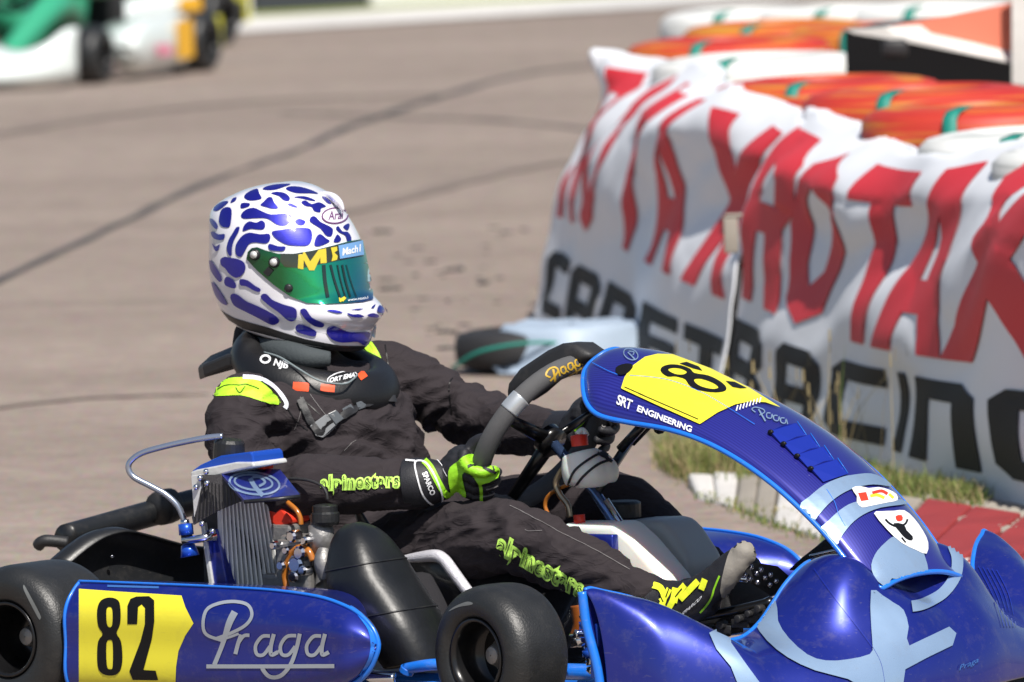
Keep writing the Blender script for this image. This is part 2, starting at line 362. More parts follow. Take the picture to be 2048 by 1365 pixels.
# verge behind the kerb
vg = [G(*p) for p in ((1320, 905), (1385, 975), (1560, 985), (1700, 1003), (1850, 1025), (2048, 1062), (2250, 1110), (2250, 700), (1500, 700), (1150, 560), (1150, 640))]
sheet('verge', vg, .006, dirt)
# kerb of painted concrete blocks
kw = mat('kerb_white_paint', (.62, .60, .57), .6, bump=.5, bscale=30, var=.3, vscale=5)
kr = mat('kerb_red_paint', (.30, .035, .035), .55, bump=.5, bscale=30, var=.3, vscale=6)
conc = mat('concrete', (.30, .27, .23), .8, bump=.6, bscale=30, var=.25, vscale=5)
kerb = empty('kerb', G(1600, 1020), kind='structure')
far = [(1375, 972), (1480, 976), (1560, 985), (1700, 1003), (1850, 1025), (2048, 1058), (2200, 1085), (2400, 1125)]
near = [(1395, 1000), (1470, 1018), (1545, 1050), (1640, 1078), (1760, 1102), (1925, 1128), (2100, 1160), (2300, 1200)]
fa = [G(*p) for p in far]; ne = [G(*p) for p in near]
kcol = [kw, conc, kw, conc, kr, kr, kw]
for i in range(7):
    e = .015; a, b, c_, d = fa[i], fa[i + 1], ne[i + 1], ne[i]; q = [a.lerp(b, e), b.lerp(a, e), c_.lerp(d, e), d.lerp(c_, e)]
    nsub = 2
    for k in range(nsub):
        t0, t1 = k / nsub + .006, (k + 1) / nsub - .006
        p4 = [q[0].lerp(q[1], t0), q[0].lerp(q[1], t1), q[3].lerp(q[2], t1), q[3].lerp(q[2], t0)]
        h1 = .010 + .006 * rnd.random()
        V = [Vector((p.x, p.y, -.05)) - kerb.location for p in p4] + [Vector((p4[0].x, p4[0].y, h1 + .02)) - kerb.location, Vector((p4[1].x, p4[1].y, h1 + .02)) - kerb.location, Vector((p4[2].x, p4[2].y, h1 * .5)) - kerb.location, Vector((p4[3].x, p4[3].y, h1 * .5)) - kerb.location]
        mesh('kerb_block', V, [(3, 2, 1, 0), (4, 5, 6, 7), (0, 1, 5, 4), (1, 2, 6, 5), (2, 3, 7, 6), (3, 0, 4, 7)], kcol[i], kerb, smooth=False, bevel=.008)
gribbon([(1420, 1070), (1560, 1118), (1640, 1150), (1800, 1210)], [.04] * 4, .0045, kw, 'white_line')
gribbon([(1950, 1120), (2048, 1165), (2200, 1235)], [.05] * 3, .0045, kw, 'white_line')
# stones on the verge to the right
sm = MB()
for i in range(420):
    u = rnd.uniform(1860, 2120); v = rnd.uniform(1000, 1056) + (u - 1900) * .2; p = G(u, v); r_ = rnd.uniform(.008, .03)
    sm.add(*ball((p.x, p.y, .01), r_ * 1.4, r_, r_ * .7, seg=6))
tag(sm.build('gravel', conc, smooth=False), 'pale gravel and broken concrete between red kerb and banner foot', 'gravel', kind='stuff')
# grass
gm = [mat('grass_green', (.09, .14, .025), .8), mat('grass_dry', (.30, .24, .12), .8), mat('grass_light', (.19, .22, .05), .8)]
def blades(n, region, hmin, hmax, dry, spread=.25, seedh=.02):
    V = []; F = []; fm = []
    for _ in range(n):
        u, v = region(); p = G(u, v); p.z = 0; h_ = rnd.uniform(hmin, hmax) * (.62 if hmax < .2 else .9); a = rnd.uniform(0, 6.28); lean = rnd.gauss(0, spread * 2.4) * h_; wd = rnd.uniform(.0010, .0026)
        d = Vector((math.cos(a), math.sin(a), 0)); q = Vector((-d.y, d.x, 0)) * wd; k = len(V)
        V += [p - q, p + q, p + d * lean * .35 + Z * h_ * .6 + q * .8, p + d * lean * .35 + Z * h_ * .6 - q * .8, p + d * lean + Z * h_]
        F += [(k, k + 1, k + 2, k + 3), (k + 3, k + 2, k + 4)]; mi = 1 if rnd.random() < dry else rnd.choice((0, 2)); fm += [mi, mi]
        if mi == 1 and h_ > .12:
            t = p + d * lean + Z * h_; k = len(V); V += [t - q * 1.5 - Z * .02, t + q * 1.5 - Z * .02, t + q * 1 + Z * seedh * .5, t - q * 1 + Z * seedh * .5]; F.append((k, k + 1, k + 2, k + 3)); fm.append(1)
    return V, F, fm
def reg(pts, jit):     # scatter about a pixel polyline
    def f():
        i = rnd.randrange(len(pts) - 1); t = rnd.random(); a, b = pts[i], pts[i + 1]
        return a[0] + (b[0] - a[0]) * t + rnd.gauss(0, 12), a[1] + (b[1] - a[1]) * t + rnd.gauss(0, jit)
    return f
def grass(name, label, *sets):
    V = []; F = []; fm = []
    for s_ in sets:
        v, f, m_ = blades(*s_); n = len(V); V += v; F += [tuple(i + n for i in q) for q in f]; fm += m_
    o = mesh(name, V, F, None, mats=gm, fm=fm, smooth=False); tag(o, label, 'grass', kind='stuff')
grass('roadside_grass', 'clumps of green and straw coloured grass behind the white kerb under the fairing',
      (5200, reg([(1330, 925), (1400, 950), (1480, 960), (1560, 965), (1650, 975)], 10), .03, .12, .45),
      (700, reg([(1400, 925), (1480, 935), (1560, 945)], 8), .05, .16, .4),
      (260, reg([(1480, 1015), (1545, 1028), (1600, 1035)], 6), .01, .04, .3),
      (500, reg([(1400, 992), (1470, 1015), (1545, 1050), (1640, 1078)], 5), .01, .035, .2),
      (46, reg([(1330, 905), (1450, 915), (1700, 930)], 5), .12, .30, .85))
grass('verge_grass', 'bright green grass tufts along the foot of the ROTAX banner',
      (3000, reg([(1690, 965), (1800, 995), (1900, 1012), (1960, 1020)], 9), .03, .11, .25),
      (450, reg([(1950, 1045), (2048, 1060)], 4), .01, .04, .2), (14, reg([(1600, 930), (1800, 985)], 6), .12, .36, .9))

# ---------------------------------------------------------------- printed banners
bw = mat('banner_pvc', (.80, .82, .86), .5, bump=.15, bscale=12, var=.06, vscale=3)
bred = mat('banner_red_print', (.66, .035, .05), .6, spec=.3)
bblk = mat('banner_black_print', (.012, .012, .014), .65, spec=.2)
def banner(top, bot, Yt, Yb, seed, ripple):
    """top/bot: pixel polylines of crest and foot; Y depths at their points; returns f(a,b)->world"""
    T = cat([(u, v, y) for (u, v), y in zip(top, Yt)], 10); B = cat([(u, v, y) for (u, v), y in zip(bot, Yb)], 10)
    def samp(L, a): x = a * (len(L) - 1); i = min(int(x), len(L) - 2); t = x - i; return [p + (q - p) * t for p, q in zip(L[i], L[i + 1])]
    def f(a, b, off=0):
        t = AT(*samp(T, min(max(a, 0), 1))); q = AT(*samp(B, min(max(a, 0), 1))); p = t.lerp(q, b)
        along = (AT(*samp(B, 1)) - AT(*samp(B, 0))).normalized(); n = Vector((along.y, -along.x, 0)) if along.y < 0 else Vector((-along.y, along.x, 0))
        if n.y > 0: n = -n
        e = max(0, 1 - b * 1.35); fold = ripple * e * .8
        ph = a * 9 + seed; w1 = math.sin(ph + 5.5 * b) ; w2 = noise.noise(Vector((a * 5, b * 2.6 - a * 2, seed)))
        p += n * (.05 * math.sin(b * 3.1) * (.4 + .6 * noise.noise(Vector((a * 3, 3, seed)))) + fold * (.050 * math.sin(a * 7 + seed + 9 * b) + .060 * w2) + off)
        p += -n * .11 * min(1, .05 + a * 7) * max(0, 1 - b / .15) ** 1.4 + along * fold * .07 * noise.noise(Vector((a * 4, b * 3.5, seed + 5))) + Z * fold * .045 * noise.noise(Vector((a * 3.5, b * 2, seed + 9)))
        rn = noise.noise(Vector((a * 7 - b * 1.5, b * 4.5 + a * 3, seed + 20))); p += n * (.018 * rn + .025 * (abs(rn) ** .5) * e)
        p += n * .02 * noise.noise(Vector((a * 16 + b * 7, b * 3 - a * 5, seed + 2))) * (.3 + e)
        return p
    return f
def build_banner(f, label, words, back):
    root = empty('banner', f(.5, 1), label=label, cat='banner', group='printed banners over the tyre wall')
    o_ = root.location.copy(); na, nb = 110, 60
    V = []
    # the cloth folds back over the tyre tops
    for j in range(-10, nb + 1):
        for i in range(na + 1):
            a = i / na
            if j >= 0: p = f(a, j / nb)
            else:
                p = f(a, 0); k = -j / 10; p = p + Vector((.25, .97, 0)) * back * k + Z * (.02 * math.sin(k * 2.2) + .015 * noise.noise(Vector((a * 12, k * 3, 3))) - .03 * k)
            V.append(p - o_)
    mesh('cloth', V, gridf(nb + 11, na + 1), bw, root, solid=.003)
    for k, (V2, F2, m_, nm) in enumerate(words):
        V2, F2 = refine(V2, F2, .03); mesh(nm, [f(x, y, .006) - o_ for x, y in V2], F2, m_, root)
    return root
def word(outl, a0, a1, b0, b1):   # outlines in 0..1 cell -> banner coordinates
    V = []; F = []
    for cell, g in outl:
        for poly, holes in g:
            v, f = fill([poly] + holes); n = len(V); V += [(a0 + (a1 - a0) * (cell[0] + x * cell[1]), b0 + (b1 - b0) * y) for x, y in v]; F += [tuple(i + n for i in q) for q in f]
    return V, F
def rr(x0, y0, x1, y1, r=.0, k=4):     # rect with rounded corners
    if r <= 0: return [(x0, y0), (x1, y0), (x1, y1), (x0, y1)]
    out = []
    for cx_, cy_, a0 in ((x1 - r, y0 + r, -90), (x1 - r, y1 - r, 0), (x0 + r, y1 - r, 90), (x0 + r, y0 + r, 180)):
        for i in range(k + 1): a = R(a0 + 90 * i / k); out.append((cx_ + r * math.cos(a), cy_ + r * math.sin(a)))
    return out
GL = {  # heavy letter shapes, y down, unit cell
 'R': [([(0, 0), (.75, 0), (1, .12), (1, .42), (.8, .55), (1, 1), (.68, 1), (.5, .6), (.32, .6), (.32, 1), (0, 1)], [[(.32, .17), (.66, .17), (.7, .25), (.66, .42), (.32, .42)]])],
 'O': [([(.5, 0), (.85, .1), (1, .5), (.85, .9), (.5, 1), (.15, .9), (0, .5), (.15, .1)], [[(.5, .2), (.68, .3), (.7, .5), (.66, .7), (.5, .8), (.34, .7), (.3, .5), (.32, .3)]])],
 'T': [([(0, 0), (1, 0), (1, .2), (.66, .2), (.66, 1), (.34, 1), (.34, .2), (0, .2)], [])],
 'A': [([(.34, 0), (.66, 0), (1, 1), (.7, 1), (.63, .78), (.37, .78), (.3, 1), (0, 1)], [[(.5, .25), (.42, .6), (.58, .6)]])],
 'X': [([(0, 0), (.3, 0), (.5, .32), (.7, 0), (1, 0), (.67, .5), (1, 1), (.7, 1), (.5, .68), (.3, 1), (0, 1), (.33, .5)], [])],
 'r': [(rr(0, 0, 1, .98, 0)[:1] + [(.8, 0), (1, .15), (1, .45), (.85, .58), (1, .7), (1, 1), (.7, 1), (.7, .68), (.28, .68), (.28, 1), (0, 1)], [[(.28, .25), (.7, .25), (.7, .45), (.28, .45)]])],
 'a': [([(.2, 0), (.8, 0), (1, .15), (1, 1), (.7, 1), (.7, .75), (.3, .75), (.3, 1), (0, 1), (0, .15)], [[(.3, .25), (.7, .25), (.7, .52), (.3, .52)]])],
 'c': [([(.18, 0), (1, 0), (1, .24), (.3, .24), (.3, .76), (1, .76), (1, 1), (.18, 1), (0, .86), (0, .14)], [])],
 'd': [([(0, 0), (.8, 0), (1, .15), (1, .85), (.8, 1), (0, 1)], [[(.3, .24), (.7, .24), (.7, .76), (.3, .76)]])],
 'e': [([(0, 0), (1, 0), (1, .22), (.3, .22), (.3, .4), (.95, .4), (.95, .6), (.3, .6), (.3, .78), (1, .78), (1, 1), (0, 1)], [])],
 't': [([(0, 0), (1, 0), (1, .24), (.65, .24), (.65, 1), (.35, 1), (.35, .24), (0, .24)], [])],
 'i': [([(.25, 0), (.75, 0), (.75, 1), (.25, 1)], [])],
 'n': [([(0, 0), (.8, 0), (1, .15), (1, 1), (.7, 1), (.7, .24), (.3, .24), (.3, 1), (0, 1)], [])],
 'g': [([(.18, 0), (1, 0), (1, .22), (.3, .22), (.3, .78), (.7, .78), (.7, .6), (.5, .6), (.5, .4), (1, .4), (1, 1), (.18, 1), (0, .86), (0, .14)], [])],
}
def wordset(s, a0, a1, b0, b1, cells=None):
    n = len(s); cells = cells or [(i / n, .86 / n) for i in range(n)]
    return word([((c[0], c[1]), GL[ch]) for ch, c in zip(s, cells)], a0, a1, b0, b1)
fA = banner([(1208, 104), (1262, 128), (1330, 168), (1430, 195), (1560, 232)], [(1072, 640), (1130, 672), (1220, 728), (1330, 792), (1440, 850)],
            [31.6, 30.9, 29.9, 28.9, 27.9], [31.4, 30.7, 29.7, 28.7, 27.7], 2.0, 1.3)
v1, f1 = wordset('ROTAX', .05, .98, .04, .60, [(.02, .13), (.2, .13), (.40, .13), (.58, .16), (.79, .18)]); v2, f2 = wordset('cadet', .05, 1.0, .73, .96)
build_banner(fA, 'crumpled white banner reading ROTAX in red at the far end of the tyre wall', [(v1, f1, bred, 'red_lettering'), (v2, f2, bblk, 'black_lettering')], .20)
fB = banner([(1572, 205), (1650, 250), (1730, 300), (1840, 312), (1960, 290), (2100, 262), (2300, 250)], [(1436, 846), (1530, 878), (1644, 914), (1761, 948), (1868, 986), (2048, 1029), (2260, 1085)],
            [28.0, 27.2, 26.5, 25.8, 25.2, 24.5, 23.6], [27.7, 27.0, 26.3, 25.6, 25.0, 24.15, 23.2], 5.3, 1.25)
v1, f1 = wordset('ROTAX', .02, .91, .04, .61, [(0, .15), (.14, .19), (.36, .16), (.50, .23), (.73, .30)]); v2, f2 = wordset('racing', -.02, .92, .675, .915, [(.02, .15), (.22, .13), (.38, .17), (.57, .07), (.66, .17), (.86, .17)])
build_banner(fB, 'crumpled white banner reading ROTAX and RACING nearest the camera beside the kart', [(v1, f1, bred, 'red_lettering'), (v2, f2, bblk, 'black_lettering')], .2)
# white clip post between the banners
cp = AT(1462, 470, 27.2); o = MB().add(*box((0, 0, 0), X * .018, Y * .012, Z * .045)).add(*box((.008, 0, .048), X * .022, Y * .014, Z * .004)).build('banner_clip', conc, bevel=.003); o.location = cp
tag(o, 'white plastic clip holding the edges of the two ROTAX banners together', 'clip')
# dark skirt and white sack at the foot of the far banner
tp = mat('tarp_white_shaded', (.34, .42, .52), .5, bump=.2, bscale=20)  # white sheet, with its bluish shade put into the base colour
greens = mat('green_strap', (.01, .22, .17), .6)
black_tyre = mat('old_tyre', (.02, .02, .022), .7, bump=.3)
def cartyre(r=.31, h=.17):
    p = [(0, r * .56), (.0, r * .62), (-.008 + h * .06, r * .80), (h * .10, r * .93), (h * .22, r), (h * .5, r * 1.01), (h * .78, r), (h * .9, r * .93), (h * .96, r * .8), (h, r * .62), (h * .96, r * .56), (h * .5, r * .6), (0, r * .56)]
    return lathe(p, (0, 0, 0), Z, 40)
ty_cols = {}
def streak(name, a, b, c3):
    m_ = bpy.data.materials.new(name); m_.use_nodes = True; n = m_.node_tree.nodes; l = m_.node_tree.links; bs = n['Principled BSDF']; bs.inputs['Roughness'].default_value = .55
    tc = n.new('ShaderNodeTexCoord'); mp = n.new('ShaderNodeMapping'); mp.inputs['Scale'].default_value = (1.3, 1.3, 40); nz = n.new('ShaderNodeTexNoise'); nz.inputs['Scale'].default_value = 2.2; nz.inputs['Detail'].default_value = 3
    rp = n.new('ShaderNodeValToRGB'); e = rp.color_ramp.elements; e[0].color = (*a, 1); e[0].position = .35; e[1].color = (*b, 1); e[1].position = .5; q = e.new(.64); q.color = (*c3, 1)
    l.new(tc.outputs['Object'], mp.inputs[0]); l.new(mp.outputs[0], nz.inputs['Vector']); l.new(nz.outputs[0], rp.inputs[0]); l.new(rp.outputs[0], bs.inputs['Base Color']); return m_
ty_cols['orange'] = streak('orange_paint', (.46, .06, .02), (.55, .17, .02), (.50, .28, .03))
ty_cols['red'] = streak('red_paint', (.42, .02, .018), (.50, .045, .02), (.52, .19, .02))
ty_cols['white'] = streak('white_paint', (.66, .68, .66), (.72, .72, .70), (.5, .52, .5)); ty_cols['black'] = black_tyre
tV, tF = cartyre(); tme = {}
def tyre_at(x, y, z, col, label, rz=0):
    if col not in tme:
        o = mesh('tyre', tV, tF, ty_cols[col]); tme[col] = o.data
    else: o = link(bpy.data.objects.new('tyre', tme[col]))
    o.location = (x, y, z); o.rotation_euler = (0, 0, rz); tag(o, label, 'tyre', 'painted tyres stacked behind the banners'); return o
# stacks: pixel of the top centre, depth, radius and colours from the top down
stacks = [((1665, 158), 29.3, ['red', 'orange', 'white', 'black'], 'left of the middle'), ((1850, 176), 28.2, ['red', 'red', 'white', 'black'], 'in the middle of the wall'),
          ((1985, 208), 27.1, ['red', 'orange', 'white', 'black'], 'nearest the camera'), ((1520, 112), 31.0, ['white', 'orange', 'white', 'black'], 'behind the far banner end'),
          ((1560, 45), 35.0, ['orange', 'red', 'white', 'black'], 'under the orange board edge'), ((1465, 78), 33.0, ['red', 'orange', 'white', 'black'], 'furthest left at the corner'),
          ((1760, 50), 34.6, ['orange', 'orange', 'white', 'black'], 'just left of the orange board'), ((1500, 20), 37.5, ['white', 'white', 'orange', 'black'], 'in the far left row'), ((1700, 14), 37.2, ['white', 'orange', 'white', 'black'], 'in the far middle row'),
          ((1880, 8), 37.0, ['white', 'red', 'white', 'black'], 'in the far right row'), ((2095, 262), 26.2, ['white', 'red', 'white', 'black'], 'directly behind the near banner'), ((2260, 290), 25.2, ['white', 'orange', 'white', 'black'], 'at the right edge of the picture')]
lay = ['top', 'second', 'third', 'bottom']
for (uv, Yd, cols, where) in stacks:
    p = AT(uv[0], uv[1], Yd); h0 = p.z
    for k, cname in enumerate(cols):
        z = h0 - .165 * (k + 1)
        if k == 3: z = 0
        if z < .0: continue
        tyre_at(p.x + rnd.uniform(-.015, .015), p.y + rnd.uniform(-.015, .015), z, cname, '%s painted tyre, %s of the stack %s' % (cname, lay[k], where), rnd.uniform(0, 6))
    st = MB(); pp = []
    for t in range(7):
        a = R(-100 - 12); zz = t / 6; pp.append(Vector((p.x + math.cos(a) * .317, p.y + math.sin(a) * .317, h0 - .02 - zz * (h0 - .1))))
    path = [Vector((p.x + math.cos(a) * .19, p.y + math.sin(a) * .19, h0 + .004)), Vector((p.x + math.cos(a) * .29, p.y + math.sin(a) * .29, h0 - .004))] + pp
    sd_ = Vector((-math.sin(a), math.cos(a), 0)) * .018; V = []
    for q in path: V += [q - sd_, q + sd_]
    o = mesh('strap', V, [(2 * i, 2 * i + 1, 2 * i + 3, 2 * i + 2) for i in range(len(path) - 1)], greens, solid=.003)
    tag(o, 'green webbing strap round the tyre stack ' + where, 'strap', 'green straps round the tyre stacks')
# loose tyre wrapped in a white sheet at the banner foot
q = G(1062, 742); t = mesh('tyre', tV, tF, black_tyre); t.location = (q.x - .02, q.y, .01); t.scale = (.58, .58, .62); tag(t, 'black tyre lying on the asphalt at the left foot of the far banner', 'tyre')
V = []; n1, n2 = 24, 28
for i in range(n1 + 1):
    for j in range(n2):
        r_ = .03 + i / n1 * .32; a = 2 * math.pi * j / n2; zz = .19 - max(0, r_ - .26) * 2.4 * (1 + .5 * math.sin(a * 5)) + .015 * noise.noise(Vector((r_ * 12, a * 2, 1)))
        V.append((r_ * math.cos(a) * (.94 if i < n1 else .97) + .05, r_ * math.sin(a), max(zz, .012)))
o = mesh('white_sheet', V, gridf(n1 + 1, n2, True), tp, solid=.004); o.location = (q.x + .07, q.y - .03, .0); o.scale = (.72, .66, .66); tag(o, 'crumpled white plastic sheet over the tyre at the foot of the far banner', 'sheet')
o = MB().add(*tube([q + Vector((-.21, -.10, .02)), q + Vector((-.13, -.19, .07)), q + Vector((.02, -.22, .09)), q + Vector((.14, -.2, .07)), q + Vector((.24, -.12, .03))], .005, 8)).build('strap', greens)
tag(o, 'green rope across the white sheet at the foot of the far banner', 'rope')
# orange board, black shelter behind, white post (top right)
ob = mat('orange_board_paint', (.72, .20, .12), .6, bump=.3, bscale=20, var=.15, vscale=3)
def slab(px, Yd, th, name, m_, parent=None):
    P = [AT(u, v, Yd) for u, v in px]; V, F = extrude_outline(P, Vector((.1, th, 0))); return V, F
bd = empty('orange_board', AT(1900, 110, 30.0), label='orange red board with white edges leaning over black crates at top right', cat='board')
def rel(VF, o_): return [v - o_.location for v in VF[0]], VF[1]
mesh('panel', *rel(slab([(1768, 55), (1900, 30), (2022, 6), (2022, 122), (1960, 112), (1880, 92), (1790, 72)], 29.9, .02, '', 0), bd), ob, bd, smooth=False)
mesh('edge_strip', *rel(slab([(1690, 60), (1768, 54), (1790, 71), (1880, 91), (1960, 111), (2022, 121), (2022, 127), (1930, 108), (1800, 82), (1710, 68)], 29.86, .04, '', 0), bd), kw, bd, smooth=False)
mesh('post', *rel(slab([(2022, -60), (2062, -60), (2062, 175), (2022, 170)], 29.82, .05, '', 0), bd), kw, bd, smooth=False, bevel=.004)
cr_ = mesh('crate', *rel(slab([(1690, 62), (1900, 40), (2100, 20), (2100, 470), (1700, 400)], 30.3, .5, '', 0), bd), ink, smooth=False); cr_.location = bd.location
tag(cr_, 'black open crate behind the tyres under the orange board', 'crate')
o = MB().add(*abox(-.035, .035, -.03, .03, -.025, .025)).build('paint_tin', plasticm, bevel=.012); o.location = AT(1790, 98, 29.7); tag(o, 'grey metal tin wedged under the white edge of the orange board', 'tin')
# far side of the track: verge, edge line, boards
gv = mat('far_grass', (.20, .23, .06), .9, var=.3, vscale=1)
def strip(p0, p1, q0, q1, z, m_, name): sheet(name, [G(*p0), G(*p1), G(*q1), G(*q0)], z, m_)
strip((-900, 118), (1900, -42), (-900, -300), (1900, -340), .005, gv, 'far_verge')
strip((-900, 152), (1900, -20), (-900, 118), (1900, -42), .008, kw, 'edge_line')
def board(u0, u1, v0, v1, h_, m_, label):
    a, b = G(u0, v0), G(u1, v1); d = (b - a); n_ = Vector((-d.y, d.x, 0)).normalized() * .06
    o = mesh('trackside_board', *[x for x in extrude_outline([a, b, b + Z * h_, a + Z * h_], n_)], m_, smooth=False, bevel=.01); tag(o, label, 'board', 'boards along the far side of the track')
wb = mat('board_white', (.74, .73, .74), .5); db = mat('board_dark', (.035, .04, .05), .6)
board(330, 505, 42, 34, .9, wb, 'white trackside board behind the rear of the distant kart')
board(512, 738, 26, 14, .9, db, 'dark trackside board between the two white boards')
board(745, 1120, 14, -8, .9, wb, 'long white trackside board at the top middle of the picture')
board(-300, 322, 84, 44, .9, wb, 'white trackside board behind the distant driver')
# smaller loose things: strap ends, dropped cloth behind banner
# ---------------------------------------------------------------- the racing kart (kart frame: x forward, y left, z up)
kart = empty('racing_kart', O, -YAW, label='blue number 82 racing kart leaning through the corner in front of the banners', cat='kart')
def wheel(c, r, wd, rim_r, heading=0, side=-1, parent=kart):
    """c: centre of outer face, side -1 = right"""
    ax = Vector((math.sin(-heading) * -side * -1, 0, 0)); ax = Vector((math.sin(heading), -math.cos(heading) * side * -1, 0))
    ax = Vector((math.sin(heading) * side, math.cos(heading) * -side, 0)).normalized()    # points inboard
    e = bpy.data.objects.new('wheel', None); link(e, parent)
    p = [(.012, rim_r * 1.02), (.004, rim_r * 1.08), (-.003, rim_r * 1.2), (-.006, r * .72), (-.004, r * .82), (.004, r * .905), (.014, r * .955), (.026, r * .985), (.045, r * .998), (wd * .5, r), (wd - .045, r * .998), (wd - .026, r * .985), (wd - .012, r * .95), (wd - .003, r * .88), (wd, r * .7), (wd - .01, rim_r)]
    p = [(a[0], a[1]) for a in cat(p, 3)]
    mesh('tyre', *lathe(p, c, ax, 72), rubber, e)
    rp = [(.004, rim_r * 1.06), (-.002, rim_r * 1.05), (.0, rim_r * .97), (.012, rim_r * .93), (.03, rim_r * .90), (.07, rim_r * .86), (wd * .55, rim_r * .82), (wd * .6, rim_r * .55), (wd * .6, .001)]
    rm = mesh('rim', *lathe(rp, c, ax, 48), blackm, e)
    h = MB().add(*lathe([(wd * .60, .03), (wd * .50, .03), (wd * .48, .026), (wd * .30, .016), (wd * .29, .001)], c, ax, 20))
    o1 = ax.orthogonal().normalized(); o2 = ax.cross(o1)
    for k in range(3): h.add(*lathe([(wd * .62, .006), (wd * .5, .006), (wd * .49, .0)], Vector(c) + (o1 * math.cos(k * 2.094) + o2 * math.sin(k * 2.094)) * .03, ax, 8))
    h.build('hub', castalu, e, bevel=.001)
    return e
K1 = K(12, 1265, -.70); FR = K(951, 1315, -.61)
print('rear', K1, 'front', FR, 'H', CAMH)
wr = wheel(Vector((K1.x, -.70, .138)), .138, .185, .067)
wf = wheel(Vector((FR.x, -.61, .13)), .13, .125, .067, heading=R(-11))
wr2 = wheel(Vector((K1.x, .70, .138)), .138, .185, .067, side=1)
wf2 = wheel(Vector((FR.x, .655, .13)), .13, .125, .067, heading=R(-11), side=1)
# paint ring and valve of the sidewalls: pale streak of chalk writing
pr = Print(bvh(*[c for c in wr.children if c.name.startswith('tyre')]), .0006)
pr.poly([(47, 1172), (52, 1176), (80, 1228), (81, 1238), (76, 1235), (50, 1185)]); pr.build('sidewall_mark', mat('tyre_mark_grey', (.16, .17, .17), .5), wr)
pr = Print(bvh(*[c for c in wf.children if c.name.startswith('tyre')]), .0006)
pr.poly([z7(880, 830), z7(925, 795), z7(1000, 765), z7(1040, 770), z7(1035, 785), z7(950, 800)]); pr.build('sidewall_mark', MATS['tyre_mark_grey'], wf)
# chassis
ch = MB()
for s in (-1, 1):
    ch.add(*tube([Vector((-.06, s * .30, .07)), Vector((.3, s * .33, .055)), Vector((.75, s * .34, .05)), Vector((1.0, s * .24, .05)), Vector((1.35, s * .16, .05))], .015, 10))
    ch.add(*tube([Vector((.15, s * .32, .06)), Vector((.25, s * .55, .06)), Vector((.45, s * .58, .06)), Vector((.8, s * .58, .06)), Vector((.88, s * .34, .055))], .010, 10))
ch.add(*tube([Vector((.0, -.32, .07)), Vector((.0, .32, .07))], .015, 10)).add(*tube([Vector((1.05, -.45, .09)), Vector((1.02, 0, .05)), Vector((1.05, .45, .09))], .016, 12))
ch.build('chassis_frame', trim, kart)
MB().add(*abox(.55, 1.38, -.22, .22, .03, .036)).build('floor_tray', plasticm, kart, smooth=False)
MB().add(*tube([Vector((0, -.53, .138)), Vector((0, .53, .138))], .025, 16)).build('rear_axle', chrome, kart)
MB().add(*tube([K(735, 1356, -.6), K(790, 1357, -.58)], .010, 10)).build('side_bar', chrome, kart)
MB().add(*tube([K(812, 1338, -.5), K(860, 1330, -.5), K(900, 1330, -.48)], .011, 10)).add(*tube([K(812, 1346, -.5), K(816, 1336, -.5)], .014, 10)).build('bar_clamp', trim, kart)

# side pod
us = [158, 166, 250, 330, 400, 480, 540, 600, 650, 690, 715, 735, 750, 757]
vt = [1166, 1163, 1166, 1169, 1172, 1176, 1180, 1187, 1197, 1212, 1226, 1244, 1266, 1290]
vb = [1396, 1400, 1402, 1403, 1404, 1404, 1402, 1398, 1390, 1378, 1364, 1346, 1322, 1294]
cols = list(zip(us, vt, vb)); cols = cat(cols, 3); V = []
nq = 12
for (u, t, b) in cols:
    e = K(u, t, -.655)
    kk = max(0, (u - 560) / 200) ** 1.5
    V += [Vector((e.x - .15 * kk, -.50, e.z - .012 - .02 * kk)), Vector((e.x - .06 * kk, -.60, e.z - .004)), Vector((e.x, -.637, e.z - .001))]
    for j in range(nq + 1):
        q = j / nq; p = K(u, t + (b - t) * q, -.655); sw = abs(2 * q - 1) ** 3.2; endf = min(1, max(0, (757 - u) / 45)) ** .5
        p.y = -.655 - .042 * (1 - sw) * endf - .004 * math.sin(q * 9); V.append(p)
    e = K(u, b, -.655); V += [Vector((e.x - .05 * kk, -.62, e.z)), Vector((e.x - .13 * kk, -.55, e.z + .01))]
nc = nq + 6
podL = mesh('side_pod', V, gridf(len(cols), nc), blue, kart, sub=1)
podR = mesh('side_pod', [Vector((v.x, -v.y, v.z)) for v in V], [f[::-1] for f in gridf(len(cols), nc)], blue, kart, sub=1)
tr_ = [Vector(V[i * nc + 3]) for i in range(len(cols))]; br_ = [Vector(V[i * nc + 3 + nq]) for i in range(len(cols))]
le = [Vector(V[3 + j]) for j in range(nq + 1)]
path = br_[::6][:1] + []
T_ = MB(); pth = [v for v in le[::-1]] + tr_[3::3] + br_[::-1][2::3]
T_.add(*tube(pth, [.0035] * (nq + 1) + [.0025 + .008 * max(0, (i - 4) / max(1, len(pth) - nq - 1)) for i in range(len(pth) - nq - 1)], 8, n=3)); T_.build('edge_trim', trim, podL)
T2 = MB(); T2.add([Vector((v.x, -v.y, v.z)) for v in T_.V], T_.F).build('edge_trim', trim, podR)
